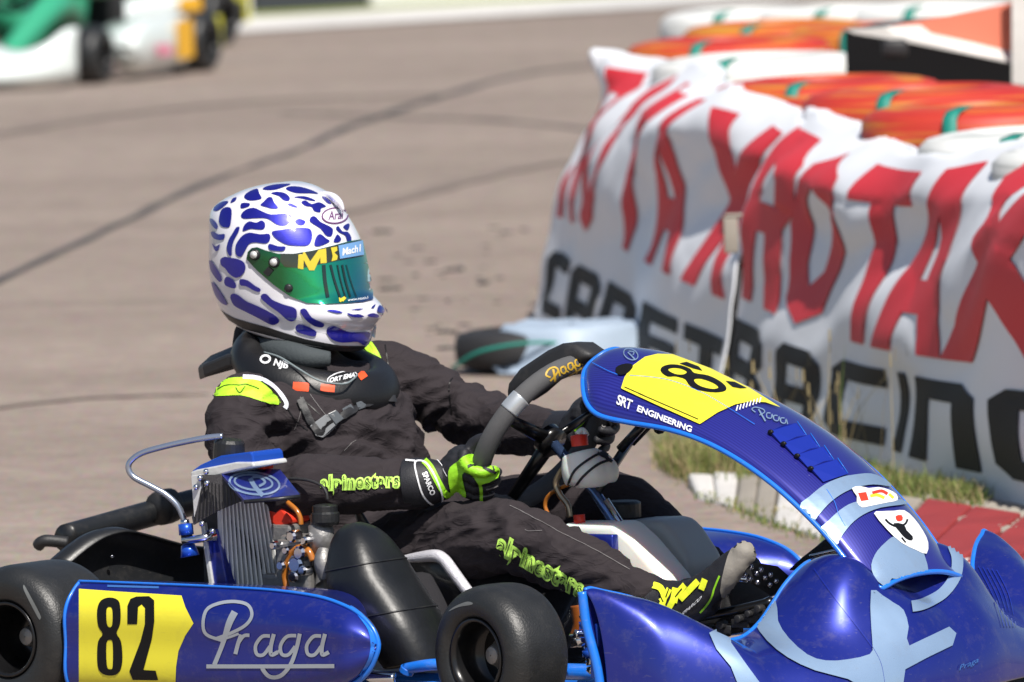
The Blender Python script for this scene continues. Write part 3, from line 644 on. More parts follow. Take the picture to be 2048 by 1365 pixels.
# broad bright rim of the pod nose
bt = bvh(podL); P = Print(bt, .0008)
P.poly([z6(405, 250), z6(670, 268), z6(930, 287)], n=1) if 0 else None
pl = [(405, 252), (600, 266), (930, 287), (950, 345), (992, 428), (950, 490), (915, 570), (903, 650), (900, 724), (898, 790), (405, 790)]
P.poly([z6(*p) for p in pl], n=1, L=14); P.build('number_plate', yellow, podL)
P = Print(bt, .0016)
e8 = [(500, 360), (520, 312), (565, 298), (608, 312), (620, 360), (618, 430), (600, 478), (622, 520), (630, 600), (622, 660), (595, 690), (545, 692), (508, 665), (500, 600), (505, 520), (528, 482), (505, 440)]
h1_ = [(548, 360), (563, 345), (578, 360), (578, 430), (565, 448), (550, 430)]; h2_ = [(548, 530), (566, 512), (580, 530), (580, 645), (568, 662), (550, 645)]
P.poly([z6(*p) for p in e8], [z6(*p) for p in h1_], [z6(*p) for p in h2_], n=3)
two = [(655, 432), (655, 340), (670, 305), (700, 293), (765, 291), (792, 312), (793, 420), (780, 510), (738, 666), (800, 670), (812, 718), (682, 716), (665, 672), (722, 520), (745, 430), (745, 350), (728, 332), (710, 345), (705, 432)]
P.poly([z6(*p) for p in two], n=1); P.build('number_digits', ink, podL)
P = Print(bt, .0014)
P.line([z6(*p) for p in [(1140, 515), (1060, 485), (1042, 430), (1060, 360), (1120, 328), (1200, 318), (1270, 335), (1292, 385), (1262, 435), (1190, 475), (1110, 505)]], 6.5)
P.line([z6(*p) + (w_,) for p, w_ in zip([(1205, 370), (1175, 430), (1140, 540), (1100, 640)], (14, 13, 9, 9))], 9)
P.line([z6(*p) for p in [(1085, 500), (1150, 505), (1225, 480)]], 5)
P.line([z6(*p) for p in [(1238, 485), (1222, 530), (1208, 585)]], 8); P.line([z6(*p) for p in [(1222, 530), (1250, 492), (1280, 488)]], 7)
def sa(ox):
    P.line([z6(x + ox, y) for x, y in [(1385, 492), (1345, 495), (1312, 540), (1318, 585), (1352, 588), (1385, 545)]], 7)
    P.line([z6(x + ox, y) for x, y in [(1405, 482), (1390, 545), (1392, 588), (1425, 575)]], 8)
sa(0); sa(262)
P.line([z6(*p) for p in [(1520, 490), (1472, 495), (1440, 540), (1446, 585), (1480, 588), (1515, 545)]], 7)
P.line([z6(*p) for p in [(1538, 480), (1520, 560), (1490, 640), (1440, 695), (1385, 700), (1350, 665), (1345, 640)]], 8)
P.line([z6(*p) for p in [(1425, 575), (1440, 560)]], 5); P.line([z6(*p) for p in [(1060, 648), (1400, 648), (1715, 646)]], 8)
P.build('script_lettering', silver_ink, podL)
P = Print(bt, .001)
P.poly([(700, 1212), (722, 1226), (742, 1250), (755, 1280), (756, 1300), (748, 1325), (735, 1345), (715, 1368), (700, 1376), (718, 1350), (736, 1318), (741, 1292), (736, 1262), (720, 1238)], n=3)
P.build('bright_edge', trim, podL)
P = Print(bt, .001); P.line([(215, 1173), (318, 1176)], 4, n=1); P.build('faded_print', mat('faded_blue_ink', (.04, .13, .38), .4), podL)

# rear bumper (black plastic, two humps) seen behind the near wheel
rb = bpy.data.objects.new('rear_bumper', None); link(rb, kart)
MB().add(*tube([K(128, 1076, -.15), K(200, 1056, -.05), K(300, 1028, .08), K(391, 1004, .2), K(520, 975, .38)], .030, 16, flat=.8)).build('upper_tube', plastic, rb)
MB().add(*tube([K(318, 1018, .07), K(330, 1014, .09), K(345, 1010, .11)], [.033, .035, .033], 16)).build('tube_strap', plasticm, rb)
V = []
topc = [(100, 1122), (132, 1095), (170, 1070), (215, 1058), (260, 1066), (310, 1080), (359, 1092), (430, 1100), (560, 1110)]
for (u, v) in cat(topc, 4):
    s_ = -.36 + (u - 100) / 460 * .5; e = K(u, v, s_)
    V += [e + Vector((.05, 0, -.004)), e + Vector((.012, 0, .002)), e, e + Vector((-.006, 0, -.03)), e + Vector((0, 0, -.10)), Vector((e.x + .02, e.y, .05))]
mesh('bumper_panel', V, gridf(len(V) // 6, 6), plastic, rb, solid=.004)
MB().add(*tube([K(76, 1092, -.2), K(90, 1082, -.2), K(135, 1086, -.17)], .012, 10)).build('end_cap', plasticm, rb)
MB().add(*ball(K(224, 1113, -.25), .004)).build('bolt', chrome, rb)

# seat
sv = []
for (u, v, s_, r_) in [(640, 1000, -.2, 0)]: pass
seat_edge = [K(700, 985, -.21), K(745, 1060, -.21), K(800, 1122, -.22), K(850, 1114, -.23), K(885, 1116, -.23), K(905, 1140, -.23), K(935, 1180, -.22), K(985, 1232, -.2)]
V = []
for i, p in enumerate(cat(seat_edge, 5)):
    p = Vector(p); q = Vector((p.x, -p.y, p.z)); lo = max(.035, p.z - .20)
    for t in range(9):
        a = t / 8 * 2 - 1; V.append(Vector((p.x - .02 * (1 - a * a), p.y * -a, lo + (p.z - lo) * abs(a) ** 3)))
seat = mesh('seat', V, gridf(len(V) // 9, 9), mat('seat_fibreglass', (.03, .03, .033), .35, 0, .5, bump=.3, bscale=400), kart, solid=.005)
wv = bpy.data.materials['seat_fibreglass']
MB().add(*tube([K(805, 1118, -.24), K(835, 1115, -.24), K(870, 1112, -.24), K(888, 1120, -.24), K(905, 1142, -.24), K(935, 1182, -.235), K(965, 1215, -.23)], [.006, .010, .012, .012, .012, .011, .008], 10, flat=1)).build('seat_edge', mat('seat_edge_silver', (.70, .69, .74), .35, .3, .4, bump=1, bscale=500), seat)

# ---------------- engine group
rad = bpy.data.objects.new('radiator', None); link(rad, kart)
def Q(u, v, s): return K(u, v, s)
# radiator block: face towards the front-right
fa_, fb_, fc_, fd_ = Q(432, 1000, -.42), Q(528, 992, -.33), Q(562, 1182, -.33), Q(438, 1186, -.42)
dep = Vector((-.035, .0, 0)); V = [fa_, fb_, fc_, fd_]; V2 = [p + dep for p in V]
mesh('core_block', V + V2, [(0, 1, 2, 3), (7, 6, 5, 4), (0, 4, 5, 1), (2, 6, 7, 3), (1, 5, 6, 2), (0, 3, 7, 4)], plasticm, rad, smooth=False)
nf = 13; finme = None
for k in range(nf):
    t0 = (k + .18) / nf; t1 = (k + .55) / nf; o_ = Vector((.010, 0, 0))
    a, b = fa_.lerp(fb_, t0), fa_.lerp(fb_, t1); c_, d = fd_.lerp(fc_, t1), fd_.lerp(fc_, t0)
    mesh('fin', [a, b, c_, d, a + o_, b + o_, c_ + o_, d + o_], [(0, 1, 2, 3), (7, 6, 5, 4), (0, 4, 5, 1), (2, 6, 7, 3), (1, 5, 6, 2), (0, 3, 7, 4)], alu, rad, smooth=False)
def prism(px, s, dy, name, m_, parent, bevel=.003, dx=0): return mesh(name, *extrude_outline([K(u, v, s) for u, v in px], Vector((dx, dy, 0))), m_, parent, smooth=False, bevel=bevel)
prism([(405, 1062), (432, 1058), (442, 1100), (455, 1172), (418, 1176)], -.425, .03, 'side_tank', blue, rad)
prism([(400, 1048), (407, 1046), (426, 1172), (418, 1174)], -.43, .03, 'tank_edge', alu, rad, .002)
prism([(380, 945), (392, 940), (470, 925), (505, 925), (508, 934), (470, 942), (400, 962), (384, 962)], -.44, .10, 'top_rail', alu, rad)
prism([(383, 942), (400, 930), (440, 912), (500, 904), (505, 910), (508, 930), (470, 934), (410, 945), (386, 948)], -.43, .09, 'header_tank', bluea, rad, .006)
mesh('vent_panel', [K(400, 950, -.46), K(445, 950, -.44), K(490, 1000, -.44), K(440, 1020, -.45), K(388, 1050, -.46), K(385, 1035, -.46), K(400, 990, -.46)], [(0, 1, 2, 3, 4, 5, 6)], mat('perforated_carbon', (.045, .042, .044), .6, bump=.6, bscale=300), rad, smooth=False, solid=.006)
prism([(382, 952), (400, 950), (402, 975), (388, 1035)], -.465, .01, 'side_bracket', alu, rad, .001)
for k in range(12):
    a = K(396 + k * 7.0, 960 + k * 1.5, -.463); b = K(390 + k * 8.2, 1043 - k * 3.5, -.463)
    MB().add(*tube([a, b], .0012, 4, smooth=False)).build('grille_rib', plastic, rad, smooth=False)
for (u, v) in [(400, 957), (412, 944), (414, 967), (404, 1048), (425, 1063), (392, 975)]: MB().add(*ball(K(u, v, -.47), .006, seg=10)).build('bolt', chrome, rad)
# shroud with the round emblem
sh = [K(443, 952, -.44), K(520, 940, -.34), K(560, 942, -.35), K(600, 992, -.45), K(560, 997, -.48), K(488, 1003, -.52)]
shroud = mesh('air_shroud', sh, [(0, 1, 2, 3, 4, 5)], blue, rad, smooth=False, solid=.006)
P = Print(bvh(shroud), .001)
ell = lambda cx, cy, a, b, ph=0: [(cx + a * math.cos(t) * math.cos(ph) - b * math.sin(t) * math.sin(ph), cy + a * math.cos(t) * math.sin(ph) + b * math.sin(t) * math.cos(ph)) for t in [i * math.pi / 10 for i in range(20)]]
P.line(ell(509, 968, 50, 22, .10), 4, closed=True, n=2); P.line(ell(507, 966, 38, 15, .10), 4, closed=True, n=2)
P.line([(500, 958), (510, 975), (526, 993)], 9); P.line([(505, 956), (520, 956), (530, 966), (518, 974)], 5); P.build('emblem', pale, shroud)
mesh('shroud_edge', *tube([K(488, 1004, -.52), K(560, 998, -.48), K(600, 993, -.45)], .004, 8, smooth=False), plastic, rad)
MB().add(*lathe([(-.03, .030), (.0, .030), (.014, .029), (.020, .024), (.022, .0)], K(458, 900, -.38), Vector((.1, 0, 1)), 20)).add(*lathe([(-.075, .024), (-.03, .026)], K(458, 900, -.38), Vector((.1, 0, 1)), 20)).build('filler_cap', plastic, rad, smooth=False, bevel=.001)
hose = [(445, 873), (420, 875), (380, 882), (330, 893), (285, 906), (262, 922), (257, 938), (268, 955), (300, 972), (332, 990), (355, 1012), (366, 1035), (370, 1050)]
MB().add(*tube([K(u, v, -.40 - .0004 * (445 - u)) for u, v in hose], .0058, 10)).build('overflow_pipe', mat('steel_pipe', (.42, .47, .58), .25, .8), rad)
ft = K(374, 1075, -.46)
MB().add(*tube([K(369, 1040, -.46), K(371, 1052, -.46)], .0085, 12, smooth=False)).build('pipe_ferrule', chrome, rad)
MB().add(*tube([K(371, 1048, -.46), K(373, 1070, -.46)], .014, 14, smooth=False)).add(*tube([K(376, 1090, -.46), K(380, 1113, -.46)], [.013, .018], 14, smooth=False)).build('blue_fitting', bluea, rad)
MB().add(*tube([K(373, 1070, -.46), K(376, 1092, -.46)], .011, 12, smooth=False)).build('fitting_band', plasticm, rad)
MB().add(*tube([K(365, 1083, -.475), K(410, 1076, -.46), K(426, 1072, -.44)], [.007, .008, .012], 10, smooth=False)).build('fitting_bolt', chrome, rad)
eng = bpy.data.objects.new('engine', None); link(eng, kart)
prism([(530, 1020), (560, 1012), (580, 1035), (582, 1046), (555, 1058), (538, 1045)], -.33, .06, 'ignition_cover', redm, eng, .006)
prism([(507, 922), (527, 924), (528, 940), (510, 938)], -.36, .03, 'red_clamp', redm, eng, .003)
e = MB()
for (u, v, s_, a, b, c_) in [(580, 1065, -.30, .03, .035, .018), (600, 1090, -.32, .028, .03, .02), (605, 1130, -.32, .035, .04, .05), (570, 1110, -.28, .04, .05, .06), (612, 1160, -.34, .03, .03, .03), (590, 1185, -.3, .06, .06, .04), (640, 1180, -.3, .05, .05, .03)]:
    e.add(*box(K(u, v, s_), X * a, Y * b, Z * c_))
e.build('crankcase', castalu, eng, smooth=False, bevel=.007)
e = MB()
for k, (u, v, r_) in enumerate([(596, 1072, .012), (585, 1100, .008), (612, 1105, .014), (604, 1128, .018), (618, 1140, .010), (600, 1152, .012), (622, 1080, .008), (560, 1090, .008), (575, 1130, .010)]):
    e.add(*lathe([(0, r_ * .2), (0, r_), (-.02, r_), (-.024, r_ * .7), (-.024, 0)], K(u, v, -.36), Y, 10))
e.build('fasteners', chrome, eng, smooth=False)
e = MB()
for (u, v, s_, a, b, c_) in [(588, 1085, -.345, .012, .01, .02), (614, 1120, -.365, .014, .006, .012), (596, 1142, -.365, .010, .006, .016), (630, 1110, -.34, .012, .01, .03)]: e.add(*box(K(u, v, s_), X * a, Y * b, Z * c_))
e.build('carburettor', plastic, eng, smooth=False, bevel=.003)
MB().add(*tube([K(u, v, -.37) for u, v in [(575, 1180), (570, 1150), (578, 1118), (590, 1100), (605, 1096), (618, 1104), (626, 1122)]], .0068, 10)).build('fuel_hose', orangeh, eng)
MB().add(*tube([K(u, v, -.34) for u, v in [(575, 1005), (592, 1020), (600, 1035), (602, 1050)]], .005, 8)).build('fuel_hose', orangeh, eng)
MB().add(*lathe([(0, .0), (0, .025), (.055, .023), (.058, .018), (.075, .016)], K(648, 1108, -.34), Vector((-.12, 0, 1)), 20)).add(*lathe([(0, .02), (-.03, .02), (-.05, .03)], K(640, 1112, -.34), Vector((-.5, 0, 1)), 16)).build('exhaust_valve_body', castalu, eng)
MB().add(*lathe([(0, .024), (.006, .027), (.022, .027), (.024, .024), (.036, .024), (.038, .018), (.04, 0)], K(651, 1050, -.34), Vector((0, 0, 1)), 20)).build('spark_cap', plastic, eng, smooth=False, bevel=.001)
MB().add(*tube([K(u, v, -.34) for u, v in [(655, 1000), (652, 985), (640, 970), (610, 960), (570, 958)]], .003, 8)).build('ignition_lead', redm if 0 else plasticm, eng)
# intake silencer (air box)
bx = MB()
prof = [(706, 1046, 14), (711, 1060, 40), (719, 1085, 60), (730, 1122, 76), (746, 1165, 87), (772, 1210, 90), (802, 1252, 86), (826, 1296, 78), (842, 1330, 70)]
V = []; N_ = 28
for (u, v, r_) in cat(prof, 5):
    c_ = K(u, v, -.42); ty = min(.085, r_ / 1100 * 1.1); a = math.sqrt(max(r_ ** 2 - (ty * 640) ** 2, 60)) / 990
    for k in range(N_):
        t = 2 * math.pi * k / N_; ct, st_ = math.cos(t), math.sin(t); ex = .75
        V.append(c_ + Vector((1, -.1, .18)).normalized() * a * 1.12 * math.copysign(abs(ct) ** ex, ct) + Y * ty * math.copysign(abs(st_) ** ex, st_))
nr = len(V) // N_
ab = mesh('intake_silencer', V, gridf(nr, N_, True) + [tuple(range(N_))[::-1], tuple((nr - 1) * N_ + j for j in range(N_))], mat('silencer_plastic', (.008, .009, .011), .40, bump=.25, bscale=90, var=.3, vscale=14), kart, sub=1)
for k_, i in enumerate((16, 27)):
    c_ = V[i * N_:(i + 1) * N_]; mid = sum(c_, Vector()) / N_
    MB().add(*tube([mid + (p - mid) * 1.004 for p in c_], .0018, 6, n=1, smooth=False, closed=True)).build('seam', plastic, ab)
MB().add(*tube([K(648, 1100, -.42), K(646, 1125, -.43), K(652, 1160, -.43)], [.012, .017, .012], 10)).build('inlet_ring', castalu, ab)
for (u, v) in [(790, 1250), (812, 1262), (752, 1262)]: MB().add(*ball(K(u, v, -.47), .007, seg=10)).build('clip', chrome, ab)
# undertray / lower dark parts in front of the silencer
MB().add(*tube([K(815, 1170, -.3), K(840, 1250, -.33), K(850, 1330, -.33)], [.05, .06, .05], 14, flat=.7)).build('clutch_guard', MATS['black_knit'], kart)
MB().add(*tube([K(735, 1090, -.26), K(790, 1160, -.27), K(840, 1235, -.28)], .003, 6)).add(*tube([K(748, 1090, -.26), K(803, 1165, -.27), K(850, 1240, -.28)], .0025, 6)).build('brake_cable', alu, kart)
MB().add(*abox(.25, .5, -.40, -.25, .05, .13)).build('battery', plasticm, kart, bevel=.01)

# steering wheel, column, tank, pedals
sc = K(1085, 870, 0); tv = Vector((.55, 0, .835)).normalized(); ringp = lambda th, r=.16, off=0: sc + Y * -r * math.cos(R(180 - th)) * -1 * -1 + tv * r * math.sin(R(th)) if 0 else sc + Y * r * math.cos(R(th)) + tv * r * math.sin(R(th))
sw_ = bpy.data.objects.new('steering_wheel', None); link(sw_, kart)
rim_pts = [ringp(a) for a in range(0, 360, 12)]
MB().add(*tube(rim_pts, .0188, 18, n=2, closed=True)).build('grip_ring', grip, sw_)
MB().add(*tube([ringp(a) for a in (143, 147, 151, 155)], .0198, 18, n=3)).build('silver_band', silver, sw_)
gr = bvh(*[c for c in sw_.children])
P = Print(gr, .001)
an = R(-27); ca, sa_ = math.cos(an), math.sin(an); fm = lambda x, y: (1130 + x * ca - y * sa_, 738 + x * sa_ + y * ca)
P.line([fm(*p) for p in [(-34, 2), (-40, -6), (-30, -13), (-18, -12), (-14, -4), (-24, 3), (-38, 8)]], 3.5); P.line([fm(*p) for p in [(-22, -10), (-26, 4), (-30, 14)]], 4.5)
for ox in (-6, 10, 26): P.line([fm(x + ox, y) for x, y in [(6, -5), (-1, -5), (-4, 2), (0, 7), (6, 3), (7, -5), (6, 4), (9, 8)]], 3.2)
P.line([fm(*p) for p in [(-14, -3), (-16, 8)]], 3.5); P.line([fm(*p) for p in [(-36, 17), (0, 16), (34, 13)]], 3); P.line([fm(*p) for p in [(19, 2), (16, 18), (4, 24), (-4, 18)]], 3); P.build('script_lettering', gold_ink, sw_)
nrm = Y.cross(tv).normalized()
sp_ = MB()
for a in (20, 160, 270): sp_.add(*tube([sc - nrm * .01 * 0 + Vector((.02, 0, -.012)), sc + (ringp(a) - sc) * .95], [.016, .011], 8, smooth=False, flat=.5))
sp_.add(*lathe([(-.02, .0), (-.015, .030), (.01, .030), (.012, 0)], sc + Vector((.02, 0, -.012)), nrm, 24)); sp_.build('spokes', blackm, sw_)
# data display at the top of the wheel
dd = MB(); c0 = ringp(96, .165) + Vector((.028, 0, -.005))
V, F = extrude_outline([K(u, v, -.02) for u, v in [(1008, 792), (1013, 766), (1034, 738), (1088, 702), (1118, 688), (1148, 689), (1182, 712), (1162, 728), (1104, 748), (1056, 790), (1022, 812)]], Vector((0, .07, 0))); dd.add(V, F)
dd.build('data_display', plasticm, sw_, bevel=.014)
col = MB().add(*tube([sc + Vector((.02, 0, -.01)), K(1190, 985, -.02), K(1245, 1070, 0), K(1305, 1152, .02), K(1370, 1240, .02)], .010, 12, smooth=False)).build('steering_column', mat('column_steel', (.12, .2, .42), .25, .8), kart)
MB().add(*tube([K(1212, 1000, -.05), K(1262, 1078, -.04), K(1330, 1185, -.03)], .006, 8, smooth=False)).build('column_stay', chrome, kart)
fb = MB().add(*tube([K(1262, 880, .10), K(1225, 935, .03), K(1195, 985, -.02)], .009, 8, smooth=False)).add(*tube([K(1325, 820, .16), K(1262, 885, .10)], .010, 8, smooth=False)).add(*tube([K(1300, 835, .02), K(1240, 900, 0)], .009, 8, smooth=False)).build('fairing_bracket', blackm, kart)
# overflow bottle strapped to the column
bo = fuse(MB().add(*tube([K(1160, 905, -.07), K(1168, 935, -.07), K(1178, 958, -.07), K(1180, 975, -.07)], [.034, .044, .044, .026], 20)).add(*tube([K(1185, 915, -.05), K(1200, 945, -.05), K(1202, 965, -.05)], [.026, .036, .028], 18)), 'overflow_bottle', milk, kart, .004, 3)
bt_ = bvh(bo); P = Print(bt_, .0015); P.line([(1135, 975), (1150, 942), (1185, 915), (1208, 905)], 5); P.line([(1143, 985), (1165, 955), (1195, 930), (1222, 920)], 5); P.line([(1195, 905), (1210, 912), (1225, 922)], 12); P.build('bottle_strap', plasticm, bo)
MB().add(*lathe([(0, .016), (.02, .016), (.022, .0)], K(1160, 892, -.07), Vector((-.1, 0, 1)), 14)).build('bottle_cap', redm, bo)
MB().add(*tube([K(1155, 870, -.07), K(1165, 862, -.06), K(1172, 872, -.06)], .007, 8)).build('cap_spout', milk, bo)
MB().add(*tube([K(u, v, -.06) for u, v in [(1128, 935), (1112, 965), (1120, 990), (1135, 1010), (1140, 1035)]], .006, 8)).build('breather_pipe', mat('aged_steel', (.4, .32, .22), .3, .8), kart)
MB().add(*tube([K(1158, 1030, -.08), K(1160, 1052, -.08)], .011, 10, smooth=False)).build('tank_cap', redm, kart)
MB().add(*tube([K(u, v, -.05) for u, v in [(1100, 1035), (1090, 1010), (1105, 985), (1160, 960)]], .004, 8)).build('tank_hose', orangeh, kart)
tank = bpy.data.objects.new('fuel_tank', None); link(tank, kart)
def lump(px, s, dy, name, m_, parent, vox=.006, bev=.03):
    o = prism(px, s, dy, name, m_, parent, bev); o.modifiers['b'].segments = 5
    o.data.polygons.foreach_set('use_smooth', [True] * len(o.data.polygons)); return o
lump([(1118, 1048), (1225, 1047), (1262, 1080), (1330, 1160), (1345, 1240), (1170, 1240), (1160, 1080), (1130, 1078)], -.10, .09, 'tank_shell', milk, tank, bev=.018)
lump([(1238, 1042), (1318, 1040), (1340, 1062), (1378, 1120), (1378, 1165), (1345, 1240), (1290, 1240)], .03, .11, 'tank_shell', milkg, tank, bev=.018)
MB().add(*lathe([(-.02, .022), (.0, .022), (.002, .036), (.03, .036), (.034, .03), (.036, 0)], K(1245, 1038, .08), Z, 20)).build('filler_cap', plastic, tank, smooth=False, bevel=.002)
MB().add(*box(K(1190, 1100, -.12), X * .05, Y * .01, Z * .03)).build('tank_strap', blue, tank, bevel=.004)
# pedals
pd = bpy.data.objects.new('brake_pedal', None); link(pd, kart)
pp = [(1462, 1152), (1478, 1135), (1500, 1126), (1540, 1133), (1568, 1158), (1560, 1178), (1545, 1195), (1520, 1180), (1490, 1162)]
pdl = mesh('pedal_plate', *extrude_outline([K(u, v, -.12 + (u - 1462) * .0007) for u, v in pp], Vector((.012, .01, 0))), plastic, pd, smooth=False, bevel=.002)
for (u, v) in [(1480, 1140), (1490, 1150), (1502, 1135), (1513, 1147), (1522, 1140), (1530, 1156), (1541, 1150), (1540, 1170), (1552, 1163), (1515, 1165), (1500, 1158)]:
    MB().add(*ball(K(u, v, -.135 + (u - 1462) * .0007), .0055, seg=8)).build('plate_stud', chrome, pd)
MB().add(*tube([K(1432, 1225, -.12), K(1440, 1180, -.12), K(1462, 1158, -.12), K(1495, 1160, -.10)], .008, 10)).add(*tube([K(1432, 1230, -.12), K(1500, 1215, -.1), K(1560, 1190, -.06)], .006, 8)).build('pedal_arm', chrome, pd)
MB().add(*tube([K(1345, 1243, -.14), K(1450, 1225, -.12), K(1545, 1204, -.1)], .009, 8)).build('front_crossbar', blackm, kart)
e = MB()
for (u, v, r_) in [(1445, 1250, .009), (1480, 1238, .008), (1500, 1228, .007), (1420, 1258, .009), (1395, 1255, .008), (1520, 1218, .008)]: e.add(*lathe([(-.01, 0), (-.01, r_), (.008, r_), (.01, r_ * .6), (.01, 0)], K(u, v, -.12), Y, 10)).add(*box(K(u + 12, v + 8, -.10), X * .02, Y * .02, Z * .008))
e.build('pedal_mount', plasticm, kart, bevel=.003)
MB().add(*box(K(1465, 1200, .02), X * .06, Y * .09, Z * .045)).build('master_cylinder', plasticm, kart, bevel=.01)
# front spindle by the near wheel
sp = bpy.data.objects.new('spindle', None); link(sp, kart)
a0 = K(1176, 1222, -.47); a1 = K(1188, 1348, -.47)
def seg_(t0, t1, r_, name, m_): MB().add(*tube([a0.lerp(a1, t0), a0.lerp(a1, (t0 + t1) / 2), a0.lerp(a1, t1)], r_, 16, smooth=False)).build(name, m_, sp)
seg_(0, .16, [.014, .018, .014], 'kingpin_cap', chrome); seg_(.16, .28, .019, 'kingpin_ring', bluea); seg_(.28, .62, .014, 'kingpin', chrome); seg_(.62, .72, .018, 'kingpin_ring', bluea); seg_(.72, .86, .013, 'kingpin', chrome); seg_(.88, 1, [.012, .014, .008], 'kingpin_nut', chrome)
MB().add(*tube([K(1140, 1282, -.49), K(1180, 1280, -.47)], .013, 12, smooth=False)).add(*tube([K(1150, 1268, -.5), K(1172, 1270, -.48)], .008, 8)).build('stub_axle', chrome, sp)
MB().add(*tube([K(1190, 1330, -.42), K(1290, 1300, -.25), K(1330, 1270, -.1)], .007, 8)).build('tie_rod', chrome, kart)
MB().add(*tube([K(1160, 1210, -.42), K(1165, 1250, -.42), K(1158, 1275, -.42)], .018, 10)).build('brake_caliper', mat('amber_metal', (.35, .10, .02), .35, .3), kart)

# ---------------- front fairing (number panel)
rows = [((1180, 727), .05, (1228, 699)), ((1168, 745), .09, (1252, 697)), ((1166, 775), .13, (1282, 701)), ((1174, 808), .16, (1305, 706)), ((1200, 832), .17, (1330, 714)), ((1260, 846), .17, (1388, 738)), ((1330, 858), .17, (1450, 771)),
        ((1400, 880), .165, (1510, 804)), ((1470, 916), .16, (1572, 842)), ((1540, 965), .155, (1632, 885)), ((1600, 1018), .15, (1695, 938)), ((1655, 1075), .145, (1748, 992)),
        ((1700, 1130), .14, (1792, 1048)), ((1735, 1163), .13, (1822, 1100)), ((1765, 1177), .12, (1846, 1146))]
V = []; nx = 16
RR = cat([(*a, w_, *c_) for a, w_, c_ in rows], 5)
for (u, v, w_, cu_x, cv_) in RR:
    N0 = K(u, v, -w_); C0 = K(cu_x, cv_, 0)
    for j in range(nx + 1):
        t = 2 * j / nx - 1; k = 1 - abs(t) ** 2.3; base = Vector((N0.x, t * w_, N0.z)); V.append(base + Vector((C0.x - N0.x, 0, C0.z - N0.z)) * k)
fair = mesh('front_fairing', V, gridf(len(RR), nx + 1), blue, kart, solid=.004)
# halftone of fine vertical pin lines in the paint
mt = mat('kart_blue_pinline', (.022, .022, .30), .3, .3, 1); n = mt.node_tree.nodes; l = mt.node_tree.links
wv_ = n.new('ShaderNodeTexWave'); wv_.inputs['Scale'].default_value = 62; wv_.bands_direction = 'Y'; tc_ = n.new('ShaderNodeTexCoord'); l.new(tc_.outputs['Object'], wv_.inputs['Vector'])
mx_ = n.new('ShaderNodeMix'); mx_.data_type = 'RGBA'; mx_.inputs[6].default_value = (.018, .016, .21, 1); mx_.inputs[7].default_value = (.030, .034, .30, 1); l.new(wv_.outputs[0], mx_.inputs[0]); l.new(mx_.outputs[2], n['Principled BSDF'].inputs['Base Color'])
fair.data.materials[0] = mt
nrw = len(RR); nc = nx + 1
ed = [V[i * nc] for i in range(nrw)]; ef = [V[i * nc + nx] for i in range(nrw)]; tp_ = [V[j] for j in range(nc)]; bl_ = [V[(nrw - 1) * nc + j] for j in range(nc)]
loop = ed + bl_[1:] + ef[::-1][1:] + tp_[::-1][1:-1]
MB().add(*tube(loop[::2], .005, 8, n=2, closed=True)).build('edge_trim', trim, fair)
ft_ = bvh(fair); P = Print(ft_, .0032)
P.poly([(1243, 779), (1250, 757), (1265, 735), (1290, 717), (1315, 711), (1345, 712), (1420, 740), (1500, 780), (1560, 818), (1530, 808), (1500, 806), (1470, 812), (1435, 828), (1400, 851), (1320, 815)], n=1, L=8)
P.build('number_plate', yellow, fair)
P = Print(ft_, .0040)
o8 = [(1322, 747), (1324, 738), (1340, 733), (1362, 735), (1380, 742), (1388, 750), (1415, 755), (1438, 766), (1451, 778), (1449, 786), (1430, 789), (1400, 785), (1380, 776), (1370, 763), (1352, 757), (1335, 757)]
i8 = [(1336, 744), (1346, 740), (1362, 742), (1373, 748), (1366, 753), (1350, 752)]; j8 = [(1388, 763), (1402, 762), (1425, 770), (1436, 779), (1425, 782), (1405, 778), (1392, 771)]
P.poly(o8, i8, j8, n=3, L=6)
P.poly([(1358, 731), (1372, 728), (1396, 737), (1404, 746), (1385, 741)], n=1, L=6); P.poly([(1450, 766), (1468, 768), (1492, 780), (1480, 781), (1464, 778)], n=1, L=6)
P.line([(1250, 777), (1320, 808), (1397, 842)], 1.6, n=1); P.build('number_digits', ink, fair)
P = Print(ft_, .0034)
P.text('SRT', (1250, 808), (19, 8), (6, -26), bold=.02, sp=.9); P.text('ENGINEERING', (1330, 841), (17, 6.8), (4, -16), bold=.03)
[P.line([(1472 + k * 6.5, 825 - k * 2.2), (1475 + k * 6.5, 814 - k * 2.2)], 2.4, n=1) for k in range(8)]; P.split('white_lettering', white_ink, fair)
P = Print(ft_, .0034); P.line(ell(1262, 712, 15, 10, .5), 1.8, closed=True, n=2); P.line([(1256, 708), (1264, 716), (1270, 722)], 2.5); P.line([(1258, 706), (1268, 708), (1266, 714)], 1.8)
P.line([(1510, 828), (1503, 822), (1510, 818), (1525, 822), (1528, 828), (1518, 834)], 2); P.line([(1516, 822), (1522, 832), (1530, 846)], 3)
for ox, oy in ((0, 0), (14, 5), (28, 10)): P.line([(1540 + ox, 830 + oy), (1533 + ox, 830 + oy), (1533 + ox, 838 + oy), (1541 + ox, 840 + oy), (1543 + ox, 832 + oy), (1546 + ox, 842 + oy)], 2)
P.build('script_lettering', pale, fair)
